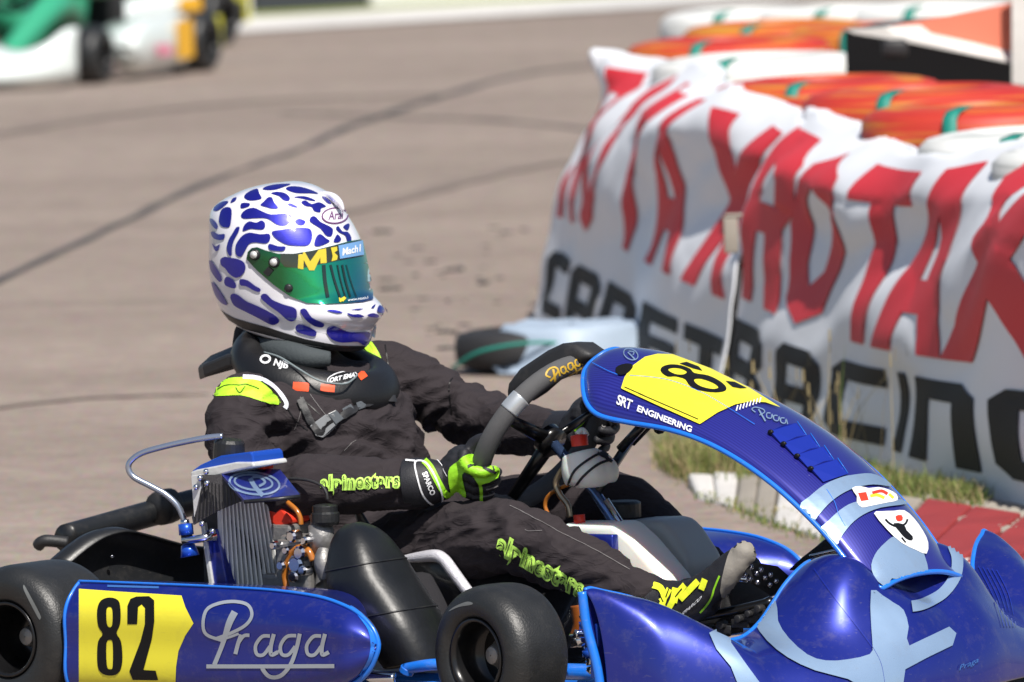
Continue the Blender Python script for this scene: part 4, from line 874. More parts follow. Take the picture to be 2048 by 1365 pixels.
# pale bands, shield and badge
P = Print(ft_, .0034)
P.poly([(1600, 1014), (1618, 996), (1648, 972), (1680, 958), (1703, 953), (1740, 950), (1768, 962), (1780, 975), (1745, 972), (1710, 978), (1680, 992), (1655, 1012), (1634, 1036), (1626, 1044)], n=3, L=8)
P.poly([(1640, 1064), (1655, 1045), (1680, 1022), (1705, 1008), (1740, 1002), (1790, 1000), (1812, 1010), (1760, 1018), (1725, 1032), (1700, 1052), (1680, 1078), (1670, 1092)], n=3, L=8)
P.poly([(1742, 1142), (1748, 1112), (1768, 1088), (1790, 1074), (1830, 1080), (1848, 1118), (1850, 1150), (1800, 1170), (1765, 1174)], n=3, L=8)
P.build('pale_band', pale, fair)
P = Print(ft_, .0042); P.poly([(1746, 1030), (1760, 1026), (1785, 1025), (1806, 1024), (1825, 1040), (1843, 1065), (1853, 1088), (1850, 1110), (1830, 1103), (1800, 1088), (1772, 1062)], n=2, L=8)
P.poly([(1702, 980), (1718, 976), (1735, 980), (1755, 978), (1775, 983), (1790, 992), (1792, 1004), (1775, 1008), (1755, 1012), (1735, 1016), (1722, 1018), (1712, 1008), (1712, 996)], n=2, L=8); P.build('sticker', white_ink, fair)
P = Print(ft_, .0048); P.line([(1768, 1042), (1776, 1050), (1790, 1056), (1806, 1052), (1812, 1042)], 4); P.poly([(1784, 1050), (1804, 1052), (1810, 1064), (1822, 1076), (1820, 1084), (1808, 1080), (1795, 1066)], n=2, L=6); P.line([(1800, 1078), (1808, 1088)], 3); P.text('ABCE', (1832, 1062), (7, 14), (9, -4), bold=.02) if 0 else None
P.build('bull_emblem', ink, fair)
P = Print(ft_, .0048); P.poly([(1714, 990), (1730, 988), (1735, 1004), (1720, 1006)], n=1, L=8); P.line([(1742, 990), (1760, 986), (1772, 992)], 6); P.poly([(1788, 1036), (1800, 1034), (1802, 1044), (1792, 1046)], n=2, L=8); P.build('red_print', redm, fair)
P = Print(ft_, .0048); P.line([(1738, 996), (1752, 994), (1766, 1000)], 6); P.line([(1775, 992), (1784, 1000)], 5); P.build('yellow_print', yellow, fair)
# vents down the middle: overlapping scoops
vb_ = mat('vent_blue', (.012, .03, .34), .3, .2, .5)
for k, (u, v) in enumerate([(1540, 870), (1566, 893), (1593, 917), (1620, 942)]):
    vv = []
    for (du, dv, h) in [(0, 0, .006), (24, -10, .007), (50, -15, .006), (74, 8, .001), (52, 16, .001), (26, 24, .001)]:
        d = dirloc(ray(u + du, v + dv)).normalized(); h_ = ft_.ray_cast(CL, d)
        if h_[0] is None: continue
        nn = h_[1] if h_[1].dot(d) < 0 else -h_[1]; vv.append((h_[0], nn, h))
    n_ = len(vv); W = [p + q * .002 for p, q, _ in vv] + [p + q * (h + .0025) for p, q, h in vv]
    sc_ = mesh('vent_scoop', W, [tuple(range(n_, 2 * n_))[::-1]] + [(i, (i + 1) % n_, (i + 1) % n_ + n_, i + n_) for i in range(n_)], vb_, fair, smooth=False, bevel=.001)
    MB().add(*ball(vv[0][0] + vv[0][1] * .006, .007, .005, .005, seg=8)).build('vent_opening', ink, sc_)
    MB().add(*tube([vv[2][0] + vv[2][1] * .0125, vv[3][0] + vv[3][1] * .004], .0009, 4, smooth=False)).build('scoop_edge', trim, sc_)
P = Print(ft_, .0036); P.line([(1186, 728), (1212, 742), (1236, 752)], 1.2); P.line([(1260, 754), (1300, 757), (1340, 764), (1390, 782), (1435, 806), (1509, 852)], .9); P.line([(1652, 981), (1668, 1006), (1676, 1030), (1690, 1055)], 1); P.split('crease', trim, fair)
P = Print(ft_, .0036); P.poly([(1232, 740), (1245, 732), (1262, 731), (1266, 738), (1255, 750), (1238, 752)], n=3, L=6); P.build('bolt_hole', ink, fair)
MB().add(*tube([K(1320, 858, -.02), K(1305, 822, .02)], .012, 8)).build('fairing_clamp', blackm, kart)

# ---------------- nose cone
tab = [(.62, 1.31, .258, 1.36), (.605, 1.315, .262, 1.42), (.585, 1.325, .256, 1.47), (.56, 1.335, .249, 1.50), (.52, 1.355, .235, 1.54), (.47, 1.385, .20, 1.585), (.42, 1.43, .16, 1.61), (.36, 1.45, .150, 1.64), (.30, 1.445, .160, 1.665), (.25, 1.44, .18, 1.68), (.20, 1.435, .212, 1.69), (.15, 1.44, .242, 1.70), (.10, 1.445, .260, 1.71), (.05, 1.445, .258, 1.715), (0, 1.445, .254, 1.715)]
def tabs(s):
    s = abs(s)
    for i in range(len(tab) - 1):
        a, b = tab[i], tab[i + 1]
        if a[0] >= s >= b[0]:
            t = (a[0] - s) / (a[0] - b[0]); t = t * t * (3 - 2 * t) if 0 else t; return [x + (y - x) * t for x, y in zip(a, b)]
    return tab[0]
tb = cat([t[:4] for t in tab], 5); tb = tb + [[-t[0]] + t[1:] for t in tb[::-1][1:]]
V = []; nq = 24
for (s_, xr, zr, xf) in tb:
    for j in range(nq + 1):
        a = j / nq * math.pi / 2; ex = .85
        x = xr + (xf - xr) * math.sin(a) ** 1.0; z = .035 + (zr - .035) * math.cos(a) ** ex if j < nq else .035
        # cheeks: raised bulge beside the middle
        g = math.exp(-(abs((abs(s_) - .175) / .080)) ** 2.6 - (abs((x - 1.515) / .085)) ** 2.6); z += .052 * g; x += .03 * g
        g2 = math.exp(-(s_ / .055) ** 2 - ((x - 1.56) / .10) ** 2); z -= .018 * g2
        V.append(Vector((x, s_, z)))
nose = mesh('nose_cone', V, gridf(len(tb), nq + 1), blue, kart, solid=.004, sub=1)
nc2 = nq + 1
MB().add(*tube([V[i * nc2] for i in range(0, len(tb), 3)], .005, 8, n=3)).build('edge_trim', trim, nose)
for sd_ in (-1, 1):
    e = [Vector((1.310, sd_ * .62, .258)), Vector((1.318, sd_ * .622, .20)), Vector((1.34, sd_ * .622, .12)), Vector((1.35, sd_ * .62, .03))]
    MB().add(*tube(e, .009, 10)).build('wing_edge', trim, nose)
    # inner wall of the hollow wing, facing the wheel
    W = [Vector((1.314, sd_ * .618, .255)), Vector((1.34, sd_ * .56, .24)), Vector((1.39, sd_ * .47, .19)), Vector((1.435, sd_ * .42, .15)), Vector((1.44, sd_ * .42, .05)), Vector((1.34, sd_ * .615, .035))]
    mesh('wing_wall', W, [(0, 1, 2, 3, 4, 5)], blue, nose, smooth=False, solid=.003)
    MB().add(*abox(1.312, 1.332, sd_ * .60 - .008, sd_ * .60 + .008, .1, .2)).build('wing_clip', bluea, nose, bevel=.003)
nb = bvh(nose); P = Print(nb, .0034)
A_ = [(560, 600), (575, 680), (640, 780), (750, 870), (900, 940), (1080, 985), (1150, 1030), (1300, 1100), (1385, 1100), (1392, 930), (1650, 800), (1632, 700), (1415, 802), (1412, 700), (1385, 610), (1330, 570), (1270, 530), (1205, 500), (1208, 700), (1215, 800), (1200, 850), (1080, 880), (960, 887), (860, 855), (760, 765), (705, 670), (690, 545)]
P.poly([z8(*p) for p in A_], n=2, L=6)
P.poly([z8(*p) for p in [(320, 735), (425, 688), (440, 790), (520, 900), (640, 1060), (500, 1060), (440, 915), (360, 820)]], n=1, L=9)
P.line([z8(*p) for p in [(1430, 590), (1500, 575), (1600, 520), (1665, 430), (1678, 330), (1655, 255)]], 22)
P.build('pale_band', pale, nose)
P = Print(nb, .0036); P.line([z8(*p) for p in [(900, 380), (1000, 520), (1120, 680), (1218, 815)]], .8); P.line([z8(*p) for p in [(1218, 815), (1260, 900), (1280, 1010)]], .7); P.split('crease', vb_, nose)
P = Print(nb, .0036); P.text('Praga', z8(1740, 900), (18, -8), (4, -16)); P.build('small_lettering', MATS['faded_blue_ink'], nose)
P = Print(nb, .0036)
for k in range(5): P.line([(1958 + k * 9, 1135 + k * 2), (1985 + k * 8, 1190), (2005 + k * 6, 1255)], 1.6)
P.build('louvre_lines', vb_, nose)['kind'] = 'stuff'
mesh('fairing_mouth', *extrude_outline([KX(u, v, 1.52) for u, v in [(1772, 1176), (1800, 1160), (1840, 1152), (1878, 1146), (1880, 1160), (1850, 1178), (1815, 1190), (1785, 1188)]], Vector((-.03, 0, 0))), plasticm, kart, smooth=False, bevel=.004)
MB().add(*extrude_outline([K(u, v, .2) for u, v in [(1572, 1142), (1600, 1116), (1640, 1085), (1660, 1068), (1700, 1100), (1660, 1122), (1610, 1142)]], Vector((0, .05, 0)))).build('brake_duct', plasticm, kart, smooth=False, bevel=.006)
MB().add(*tube([K(1620, 1113, .18), K(1672, 1101, .18)], .0035, 6)).build('front_stay', chrome, kart)
# bumper bar under the fairing foot and its dark bracket
MB().add(*tube([K(1710, 1165, -.11), K(1760, 1195, -.08), K(1800, 1215, -.03), K(1835, 1205, 0)], [.016, .026, .026, .014], 12)).build('fairing_foot', plasticm, kart)
MB().add(*tube([Vector((1.40, -.3, .10)), Vector((1.58, -.22, .10)), Vector((1.62, 0, .10)), Vector((1.58, .22, .10)), Vector((1.40, .3, .10))], .011, 10)).build('front_bumper_bar', chrome, kart)
# ---------------------------------------------------------------- driver
drv = empty('person', O + hx * .3, -YAW, label='kart driver in black suit with lime shoulder pads and white and blue spotted helmet', cat='person')
off0 = Vector((-.3, 0, 0))      # children use the kart frame shifted to the driver's base
hold = bpy.data.objects.new('x', None)
def kd(o):      # shift a child mesh built in the kart frame to the driver's frame
    o.location = off0; return o
mb = MB()
def limb(pts, seg=16, n=6, flat=1):
    mb.add(*tube([K(u, v, s) for (u, v, s, r_) in pts], [r_ for *_, r_ in pts], seg, n)); 
    for q in (pts[0], pts[-1]): mb.add(*ball(K(*q[:3]), q[3] * .99, seg=12))
def torso(rows_):
    V = []; Ns = 28; cs = [(*K(u, v, s), a, b) for u, v, s, a, b in rows_]; cs = cat(cs, 5)
    for i, c_ in enumerate(cs):
        p = Vector(c_[:3]); q = Vector(cs[min(i + 1, len(cs) - 1)][:3]) - Vector(cs[max(i - 1, 0)][:3]); q.y = 0; q.normalize(); f = Vector((q.z, 0, -q.x))
        for k in range(Ns):
            t = 2 * math.pi * k / Ns; ct, st_ = math.cos(t), math.sin(t)
            V.append(p + f * c_[4] * math.copysign(abs(ct) ** .85, ct) + Y * c_[3] * math.copysign(abs(st_) ** .85, st_))
    nr_ = len(cs); mb.add(V, gridf(nr_, Ns, True) + [tuple(range(Ns))[::-1], tuple((nr_ - 1) * Ns + j for j in range(Ns))])
torso([(770, 1135, 0, .16, .10), (745, 1090, 0, .175, .115), (722, 1010, 0, .165, .12), (698, 930, 0, .170, .125), (660, 850, 0, .190, .125), (636, 792, 0, .188, .095), (618, 758, 0, .15, .07), (606, 722, 0, .07, .065), (598, 690, 0, .055, .055)])
limb([(492, 812, -.20, .066), (478, 860, -.235, .067), (488, 925, -.265, .064), (535, 985, -.285, .058), (610, 972, -.28, .057), (700, 970, -.255, .055), (780, 972, -.225, .050), (835, 972, -.20, .043)])
limb([(755, 745, .19, .066), (820, 768, .225, .065), (885, 805, .255, .062), (940, 828, .262, .060), (1010, 850, .245, .056), (1080, 866, .215, .048), (1130, 868, .19, .042)])
limb([(775, 1110, -.09, .088), (860, 1095, -.13, .080), (940, 1082, -.16, .074), (1010, 1072, -.17, .068), (1080, 1095, -.17, .064), (1150, 1128, -.17, .061), (1220, 1160, -.17, .053), (1290, 1190, -.165, .043)])
limb([(850, 1060, .09, .085), (1000, 1035, .14, .078), (1140, 1015, .18, .070), (1240, 1012, .20, .064), (1300, 1055, .20, .060), (1360, 1100, .19, .053), (1425, 1150, .18, .045)])
def fold(axis_pts):
    """wrinkle field: ridges across the limbs, strongest at the joints"""
    J = [(K(540, 980, -.285), .10, .011), (K(470, 850, -.22), .09, .006), (K(1010, 1072, -.17), .12, .007), (K(900, 815, .255), .10, .010), (K(985, 845, .25), .08, .010), (K(1240, 1175, -.165), .09, .008), (K(720, 1000, 0), .2, .009), (K(690, 880, -.1), .16, .005), (K(800, 970, -.21), .06, .007), (K(880, 1090, -.14), .12, .010), (K(1140, 1120, -.17), .12, .005)]
    def f(p, n_):
        a = sum(w_ * math.exp(-((p - c).length / r_) ** 2) for c, r_, w_ in J) + .003
        q = Vector((p.x * 6 + p.z * 3, p.y * 7, p.z * 14 - p.x * 7)); d = noise.noise(q * .6) * .8
        r1 = 1 - abs(noise.noise(q * 1.5 + Vector((d, d * 2, 0)))) * 2.6; r2 = 1 - abs(noise.noise(q * 3.1 + Vector((5, d, 1)))) * 2.4
        return a * (.85 * r1 + .4 * r2 - .7) + .0008 * noise.noise(p * 60)
    return f
body = kd(fuse(mb, 'racing_suit', suit, drv, .0048, 5, fold(0)))
bb = BVHTree.FromPolygons([v.co.copy() for v in body.data.vertices], [tuple(p.vertices) for p in body.data.polygons])
P = Print(bb, .0016)
P.poly([z2(*p) for p in [(172, 548), (195, 480), (270, 448), (420, 440), (530, 470), (620, 545), (680, 600), (668, 645), (520, 612), (380, 575), (200, 582)]], n=2, L=7)
P.poly([z2(*p) for p in [(1315, 200), (1340, 150), (1385, 180), (1430, 250), (1475, 350), (1450, 350), (1390, 270), (1345, 240)]], n=2, L=7); P.split('shoulder_pad', lime, drv, kd)
P = Print(bb, .0020); P.line([z2(*p) for p in [(400, 436), (520, 448), (620, 500), (700, 580), (735, 640), (722, 672)]], 8); P.line([z2(*p) for p in [(145, 612), (160, 590), (180, 570)]], 9)
P.line([z2(*p) for p in [(1452, 350), (1475, 375), (1482, 405)]], 4); P.split('piping', limewhite, drv, kd)
P = Print(bb, .0026); P.line([z2(*p) for p in [(215, 530), (280, 500), (370, 500), (430, 495), (520, 530)]], 1.6); P.line([z2(*p) for p in [(345, 520), (380, 560), (420, 510)]], 1.6); P.line([z2(*p) for p in [(540, 470), (610, 530), (675, 600), (675, 640)]], 2)
P.line([z2(*p) for p in [(175, 560), (190, 585)]], 2); kd(P.build('pad_stitching', ink, drv))['kind'] = 'stuff'
def outl(o_, ex, ey, nm):
    P = Print(bb, .0022); P.text('alpinestars', o_, ex, ey, bold=.085, L=5, sp=1.12); kd(P.build('chest_lettering' if 0 else 'lettering_outline', limep, drv))
    P = Print(bb, .0042); P.text('alpinestars', o_, ex, ey, bold=-.022, L=5, sp=1.12); kd(P.build('lettering', suit, drv))
outl((721, 965), (32, -1.3), (0, -38), 0); outl((1082, 1134), (34.5, 19), (13, -48), 0)
# seams and stitches
P = Print(bb, .0014); sl = 1.1
for L_ in ([(1020, 1012), (1060, 1032), (1120, 1065), (1190, 1100), (1260, 1140)], [(590, 860), (600, 830), (606, 808)], [(688, 902), (700, 890), (712, 882)], [(620, 790), (650, 830), (672, 858)], [(1050, 1060), (1060, 1063), (1085, 1062)]): P.line(L_, sl)
kd(P.build('seam_stitch', mat('stitch_grey', (.16, .15, .15), .7), drv))['kind'] = 'stuff'
P = Print(bb, .0012)
for L_ in ([(574, 815), (590, 840), (616, 862)], [(600, 795), (640, 830)], [(770, 690), (776, 730), (780, 770)], [(905, 756), (898, 775), (905, 830)]): P.line(L_, 2.2)
P.split('seam', ink, drv, kd)
# black knee/shin panel of the far leg is the same cloth in shade; collar (neck brace)
nb_ = bpy.data.objects.new('neck_brace', None); link(nb_, drv); nb_.location = off0
V = []; cN = K(627, 738, 0); NS = 48
secs = [(.128, .034), (.150, .030), (.168, .006), (.172, -.020), (.165, -.036), (.14, -.042), (.12, -.036), (.105, -.008), (.104, .018), (.112, .032)]
for k in range(NS):
    t = 2 * math.pi * k / NS; ca, sa2 = math.cos(t), math.sin(t)
    for (r_, h_) in secs:
        fr = r_ * (1.02 if ca > 0 else .95); V.append(cN + Vector((ca * fr * .94, sa2 * r_ * .98, h_ * (1 + .1 * ca) - .040 * ca + (.012 if ca < -.5 else 0))))
F = gridf(NS, len(secs), True); n_ = len(secs); F += [((NS - 1) * n_ + j, (NS - 1) * n_ + (j + 1) % n_, (j + 1) % n_, j) for j in range(n_)]
brace = mesh('brace_ring', V, F, mat('brace_black', (.009, .009, .010), .42, bump=.2, bscale=200), nb_, sub=1)
wing = [K(395, 742, -.05), K(405, 735, -.1), K(450, 716, -.12), K(500, 706, -.13), K(515, 712, -.1), K(560, 700, .05), K(540, 690, .12), K(470, 695, .1), K(420, 715, .02)]
mesh('rear_flange', *extrude_outline([p + Z * .006 for p in wing], Vector((.004, 0, -.026))), plasticm, nb_, smooth=False, bevel=.006)
MB().add(*tube([K(498, 722, -.13), K(520, 745, -.14), K(560, 772, -.145), K(600, 788, -.14)], .0014, 6)).build('green_piping', mat('brace_green', (.03, .12, .02), .5), nb_)
MB().add(*tube([K(528, 705, -.12), K(560, 715, -.13), K(600, 740, -.135), K(640, 762, -.13), K(690, 768, -.09), K(715, 750, -.04)], .002, 6)).build('grey_piping', mat('brace_grey', (.2, .24, .25), .5), nb_)
bbr = bvh(brace); P = Print(bbr, .0015)
for (u, v, ww, hh, a) in [(602, 774, 32, 17, .08), (655, 777, 28, 14, .1), (724, 752, 16, 14, -.6)]:
    c2, s2 = math.cos(a), math.sin(a); P.poly([(u + x * c2 - y * s2, v + x * s2 + y * c2) for x, y in [(-ww / 2, -hh / 2), (ww / 2, -hh / 2), (ww / 2, hh / 2), (-ww / 2, hh / 2)]], n=1, L=6)
P.split('orange_tab', orangep, nb_)
P = Print(bbr, .0018); P.text('NJB', (562, 730), (18, 4.5), (5, -17), bold=.03); P.line(ell(684, 757, 30, 11, -.2), 1.8, closed=True, n=2); P.text('ORT EMA', (684, 757), (12, -2.6), (2.5, -12), bold=.04); P.line(ell(531, 720, 9, 7, 0), 4, closed=True, n=2); P.split('brace_lettering', white_ink, nb_)
# padded under-helmet neck roll
bal = MB().add(*tube([K(500, 672, -.02), K(520, 690, -.06), K(560, 702, -.085), K(610, 715, -.09), K(660, 718, -.06)], [.018, .026, .026, .022, .014], 12)).build('neck_wrap', mat('balaclava_grey', (.045, .055, .06), .8, bump=.6, bscale=150), drv); kd(bal)
kd(MB().add(*tube([K(500, 660, .02), K(505, 700, .0), K(520, 735, .0)], [.03, .04, .05], 14)).add(*tube([K(560, 690, 0), K(600, 730, 0)], .075, 16)).build('balaclava', knit, drv))
# chest strap with buckle
strap = [K(u, v, s) for u, v, s in [(622, 868, -.13), (650, 852, -.125), (700, 818, -.10), (740, 802, -.06), (785, 795, -.0), (800, 792, .05)]]
P = Print(bb, .006); P.line([(600, 800), (625, 850), (640, 866), (655, 850), (700, 822), (740, 806), (788, 798)], 13, n=3); kd(P.build('chest_strap', plasticm, drv))
def slab_on(px, h, name, m_, off=.005):
    h *= .4; off *= .6
    W = []
    for (u, v) in px:
        d = dirloc(ray(u, v)).normalized(); r_ = bb.ray_cast(CL, d); q = (r_[0] if r_[0] else K(u, v, -.1)) - d * off; W.append(q)
    # flatten to mean plane
    c_ = sum(W, Vector()) / len(W); d = dirloc(ray(*px[0])).normalized(); V, F = extrude_outline(W, -d * h); return kd(mesh(name, V, F, m_, drv, smooth=False, bevel=.0015))
bk = mat('buckle_grey', (.10, .11, .12), .35, coat=.3)
slab_on([(620, 852), (650, 830), (668, 828), (676, 848), (665, 862), (646, 876), (632, 872)], .012, 'buckle', mat('buckle_light', (.22, .23, .24), .35))
slab_on([(655, 828), (672, 820), (688, 838), (672, 850)], .014, 'buckle', bk, .009); slab_on([(684, 818), (702, 808), (712, 824), (694, 834)], .008, 'buckle_slider', bk, .008)
slab_on([(712, 806), (728, 800), (734, 814), (718, 820)], .006, 'buckle_slider', bk, .008); slab_on([(748, 790), (768, 784), (776, 802), (754, 808)], .010, 'buckle_slider', bk, .008)

# ---------------- gloves and hands on the wheel
def hand(th, parent_name, m_, mg, wrist, side):
    """fist round the ring at angle th"""
    c = ringp(th); T = (ringp(th + 2) - ringp(th - 2)).normalized(); out = (c - sc).normalized(); back = T.cross(out).normalized()
    if back.x > 0: back = -back             # towards the driver
    g = MB(); fg = MB()
    wr = wrist; palm_c = c + back * .034 + out * .012
    g.add(*tube([wr, wr.lerp(palm_c, .45), palm_c + out * .004, palm_c + (c - palm_c) * .15], [.035, .036, .037, .028], 18, flat=.85)); g.add(*ball(palm_c, .037)); g.add(*ball(wr, .034))
    for k in range(4):
        o_ = T * (-.033 + .022 * k); r_ = [.0095, .0105, .0105, .0095][k]; pts = []
        for a in (35, 5, -35, -75, -115, -150)[:6 if k % 3 else 5]:
            aa = R(a + 25); rad_ = .034; pts.append(c + o_ + (back * math.sin(aa) + out * math.cos(aa)) * rad_)
        pts = [palm_c + o_ * 1.0 + out * .004 + (T * 0)] + pts; fg.add(*tube(pts, [r_ * 1.15] + [r_ * (1.1 - .05 * i) for i in range(len(pts) - 1)], 10)); fg.add(*ball(pts[-1], r_ * .85, seg=10)); g.add(*ball(pts[1], r_ * 1.25, seg=10))
    # thumb lies along the ring
    sgn = 1
    tp2 = [palm_c - T * .02 * side - out * .01, c + back * .03 - T * .045 * side - out * .016, c + back * .012 - T * .062 * side - out * .026, c - back * .008 - T * .066 * side - out * .027]
    fg.add(*tube(tp2, [.016, .014, .0125, .010], 10)); fg.add(*ball(tp2[-1], .0098, seg=10))
    g.add(fg.V, fg.F)
    return kd(fuse(g, parent_name, m_, drv, .0026, 3, lambda p, n: .0012 * noise.noise(p * 90)))
wrR = K(852, 968, -.19); hr = hand(206, 'right_glove', gloveb, gloveg, K(880, 966, -.175), 1); hr.name = 'glove'
wrL = K(1135, 868, .185); hl = hand(2, 'left_glove', gloveb, gloveg, K(1150, 862, .17), -1); hl.name = 'glove'
cuff = kd(MB().add(*tube([K(812, 968, -.215), K(835, 966, -.205), K(862, 964, -.19), K(888, 962, -.175)], [.046, .047, .044, .036], 22, flat=1)).build('glove_cuff', gloveb, drv))
kd(MB().add(*tube([K(1110, 866, .20), K(1140, 866, .185), K(1168, 864, .165)], [.042, .042, .034], 18)).build('glove_cuff', gloveb, drv))
hb = bvh(hr, cuff)
P = Print(hb, .0018)
P.poly([z3(*p) for p in [(468, 1000), (480, 940), (540, 895), (600, 850), (700, 860), (800, 880), (812, 935), (800, 1010), (690, 1055), (655, 1030), (600, 975), (565, 990), (575, 1060), (590, 1150), (500, 1160), (475, 1080)]], n=2, L=6)
P.line([z3(*p) for p in [(300, 895), (345, 945), (390, 1030), (440, 1110), (500, 1145)]], 13, L=6)
P.line([z3(*p) for p in [(680, 1040), (690, 1100), (690, 1180)]], 6, L=5); P.line([z3(*p) for p in [(620, 965), (650, 990), (720, 985), (800, 990)]], 7, L=5); kd(P.build('lime_panel', gloveg, drv))
P = Print(hb, .003); P.line([z3(*p) for p in [(600, 935), (660, 925), (730, 955), (790, 975)]], 5, L=5); P.line([z3(*p) for p in [(575, 990), (620, 1000), (640, 1060), (645, 1150)]], 9, L=5); P.line([z3(*p) for p in [(760, 880), (765, 920), (775, 960)]], 3, L=5); kd(P.build('black_panel', gloveb, drv))
P = Print(hb, .0022)
P.line([z3(*p) for p in [(240, 910), (300, 905), (350, 960), (400, 1060), (425, 1150), (400, 1200), (340, 1180), (290, 1120), (255, 1010)]], 3.2, closed=True, L=5)
P.text('SPARCO', z3(330, 1050), (4.6, 11.5), (13, -6), bold=.03, L=5); P.line([z3(*p) for p in [(385, 890), (420, 930), (460, 1000)]], 1.4); P.line([z3(*p) for p in [(175, 895), (240, 900)]], 3.5); P.split('white_lettering', white_ink, drv, kd)
P = Print(hb, .0022); P.line([z3(*p) for p in [(700, 1140), (750, 1130), (790, 1110)]], 2); P.line([z3(*p) for p in [(720, 1090), (760, 1080), (800, 1065)]], 2); kd(P.build('grey_print', MATS['stitch_grey'], drv))
hb = bvh(hl); P = Print(hb, .002); P.line([(1150, 862), (1165, 845), (1172, 838)], 6); P.line([(1176, 832), (1195, 828), (1210, 836)], 5); P.poly([(1228, 880), (1245, 868), (1262, 848), (1268, 868), (1258, 892), (1235, 902)], n=2); kd(P.build('lime_panel', gloveg, drv))
P = Print(hb, .002); P.text('V8', (1202, 850), (17, 2), (0, -18)); kd(P.build('white_lettering', MATS['stitch_grey'], drv))

# ---------------- boots
bmb = MB()
def foot(pts): bmb.add(*tube([K(*p[:3]) for p in pts], [p[3] for p in pts], 18, flat=.8)); [bmb.add(*ball(K(*p[:3]), p[3] * .97, seg=12)) for p in (pts[0], pts[-1])]
foot([(1285, 1186, -.165, .042), (1320, 1205, -.16, .046), (1370, 1205, -.155, .044), (1420, 1175, -.15, .038), (1462, 1135, -.145, .033), (1488, 1108, -.14, .024)])
foot([(1330, 1222, -.16, .034), (1365, 1232, -.155, .030), (1410, 1205, -.15, .030)])
boot = kd(fuse(bmb, 'racing_boot', gloveb, drv, .0035, 3, lambda p, n: .0015 * noise.noise(p * 60))); boot.name = 'boot'
hb = BVHTree.FromPolygons([v.co.copy() for v in boot.data.vertices], [tuple(p.vertices) for p in boot.data.polygons])
P = Print(hb, .002)
P.poly([(1452, 1128), (1462, 1102), (1480, 1084), (1500, 1084), (1512, 1098), (1508, 1120), (1492, 1136), (1478, 1160), (1462, 1190), (1448, 1200), (1440, 1180)], n=2, L=7); kd(P.build('sole', bootg, drv))
P = Print(hb, .003)
for L_ in ([(1306, 1172), (1322, 1178), (1330, 1196), (1326, 1212), (1338, 1224)], [(1340, 1180), (1330, 1198), (1322, 1205)], [(1352, 1178), (1348, 1200), (1336, 1222)], [(1372, 1172), (1356, 1190), (1350, 1206)], [(1398, 1164), (1380, 1182), (1362, 1200)], [(1412, 1160), (1404, 1180)]): P.line(L_, 12, L=6)
P.split('lace', yellowl, drv, kd)
P = Print(hb, .0036); P.line([(1340, 1178), (1334, 1196)], 2.5); P.line([(1366, 1180), (1352, 1196)], 2.5); P.line([(1320, 1190), (1328, 1206)], 2.5); kd(P.build('lace_gap', ink, drv))
P = Print(hb, .0024); P.text('SPARCO', (1384, 1212), (10.5, -9), (7, -14), bold=.03, L=5); kd(P.build('boot_lettering', white_ink, drv))
P = Print(hb, .0024); P.line([(1400, 1225), (1420, 1200), (1430, 1175), (1440, 1152)], 3.5); kd(P.build('lime_panel', gloveg, drv))
b2 = MB(); [b2.add(*tube([K(1410, 1150, .18), K(1440, 1168, .17), K(1475, 1155, .17), K(1500, 1135, .17)], [.045, .045, .036, .024], 16)), b2.add(*ball(K(1500, 1135, .17), .023))]; kd(fuse(b2, 'boot', gloveb, drv, .004, 3)).name = 'boot'

# ---------------- helmet
helm = bpy.data.objects.new('helmet', None); link(helm, drv); helm.location = off0
Lr = [(690, 65, 750, 65, .02), (600, 71, 830, 76, .045), (500, 86, 905, 98, .066), (400, 112, 960, 125, .084), (310, 150, 1025, 162, .098), (230, 190, 1080, 205, .109), (165, 245, 1122, 255, .118), (143, 310, 1155, 315, .125), (143, 400, 1210, 400, .131), (143, 500, 1258, 500, .135), (138, 600, 1288, 600, .136), (140, 690, 1308, 695, .135), (152, 780, 1325, 800, .132), (172, 850, 1338, 890, .128), (190, 900, 1372, 935, .124), (208, 945, 1418, 985, .119), (225, 980, 1428, 1040, .115), (245, 1010, 1385, 1090, .111), (265, 1035, 1350, 1140, .107), (300, 1060, 1340, 1200, .103), (345, 1085, 1315, 1255, .098), (420, 1115, 1280, 1272, .090)]
PHI = R(26); hf = dirloc(Vector((math.cos(PHI), -math.sin(PHI), 0))); hs = Z.cross(hf).normalized()    # forward and left of the head
V = []; NS = 56
HC = K(585, 530, 0)
for (lx_, ly, rx_, ry, b) in cat(Lr, 3):
    pl_ = K(*z1(lx_, ly), 0); pr_ = K(*z1(rx_, ry), 0)
    # half extents seen in the picture
    d = dirloc(ray(*z1(680, 600))); a_px = ((rx_ - lx_) / 2 / 3.688) / 1085; bb2 = b * math.sin(PHI); a = math.sqrt(max(a_px ** 2 - bb2 ** 2, (a_px * .6) ** 2)) / math.cos(PHI)
    cx_, cy_ = (lx_ + rx_) / 2, (ly + ry) / 2; c_ = K(*z1(cx_, cy_), 0); slope = -((ry - ly) / 3.688) / 1085 / (2 * a * math.cos(PHI)) * 2
    # keep centre on the head's middle plane
    c_ = HC + hf * ((c_ - HC).dot(hf)) + Z * (c_ - HC).z if 0 else c_
    for k in range(NS):
        t = 2 * math.pi * k / NS; ct, st_ = math.cos(t), math.sin(t); ex = .93
        X_ = math.copysign(abs(ct) ** ex, ct) * a; Y_ = math.copysign(abs(st_) ** ex, st_) * b
        V.append(c_ + hf * X_ + hs * Y_ + Z * slope * X_ * .5 * 1.0)
nr = len(V) // NS
F = gridf(nr, NS, True) + [tuple(range(NS))[::-1]]
shell = mesh('shell', V, F, helmw, helm, sub=1, solid=0); shell.modifiers.new('s', 'SOLIDIFY').thickness = .004
lowr = V[(nr - 4) * NS:(nr - 3) * NS]
hb = bvh(shell)
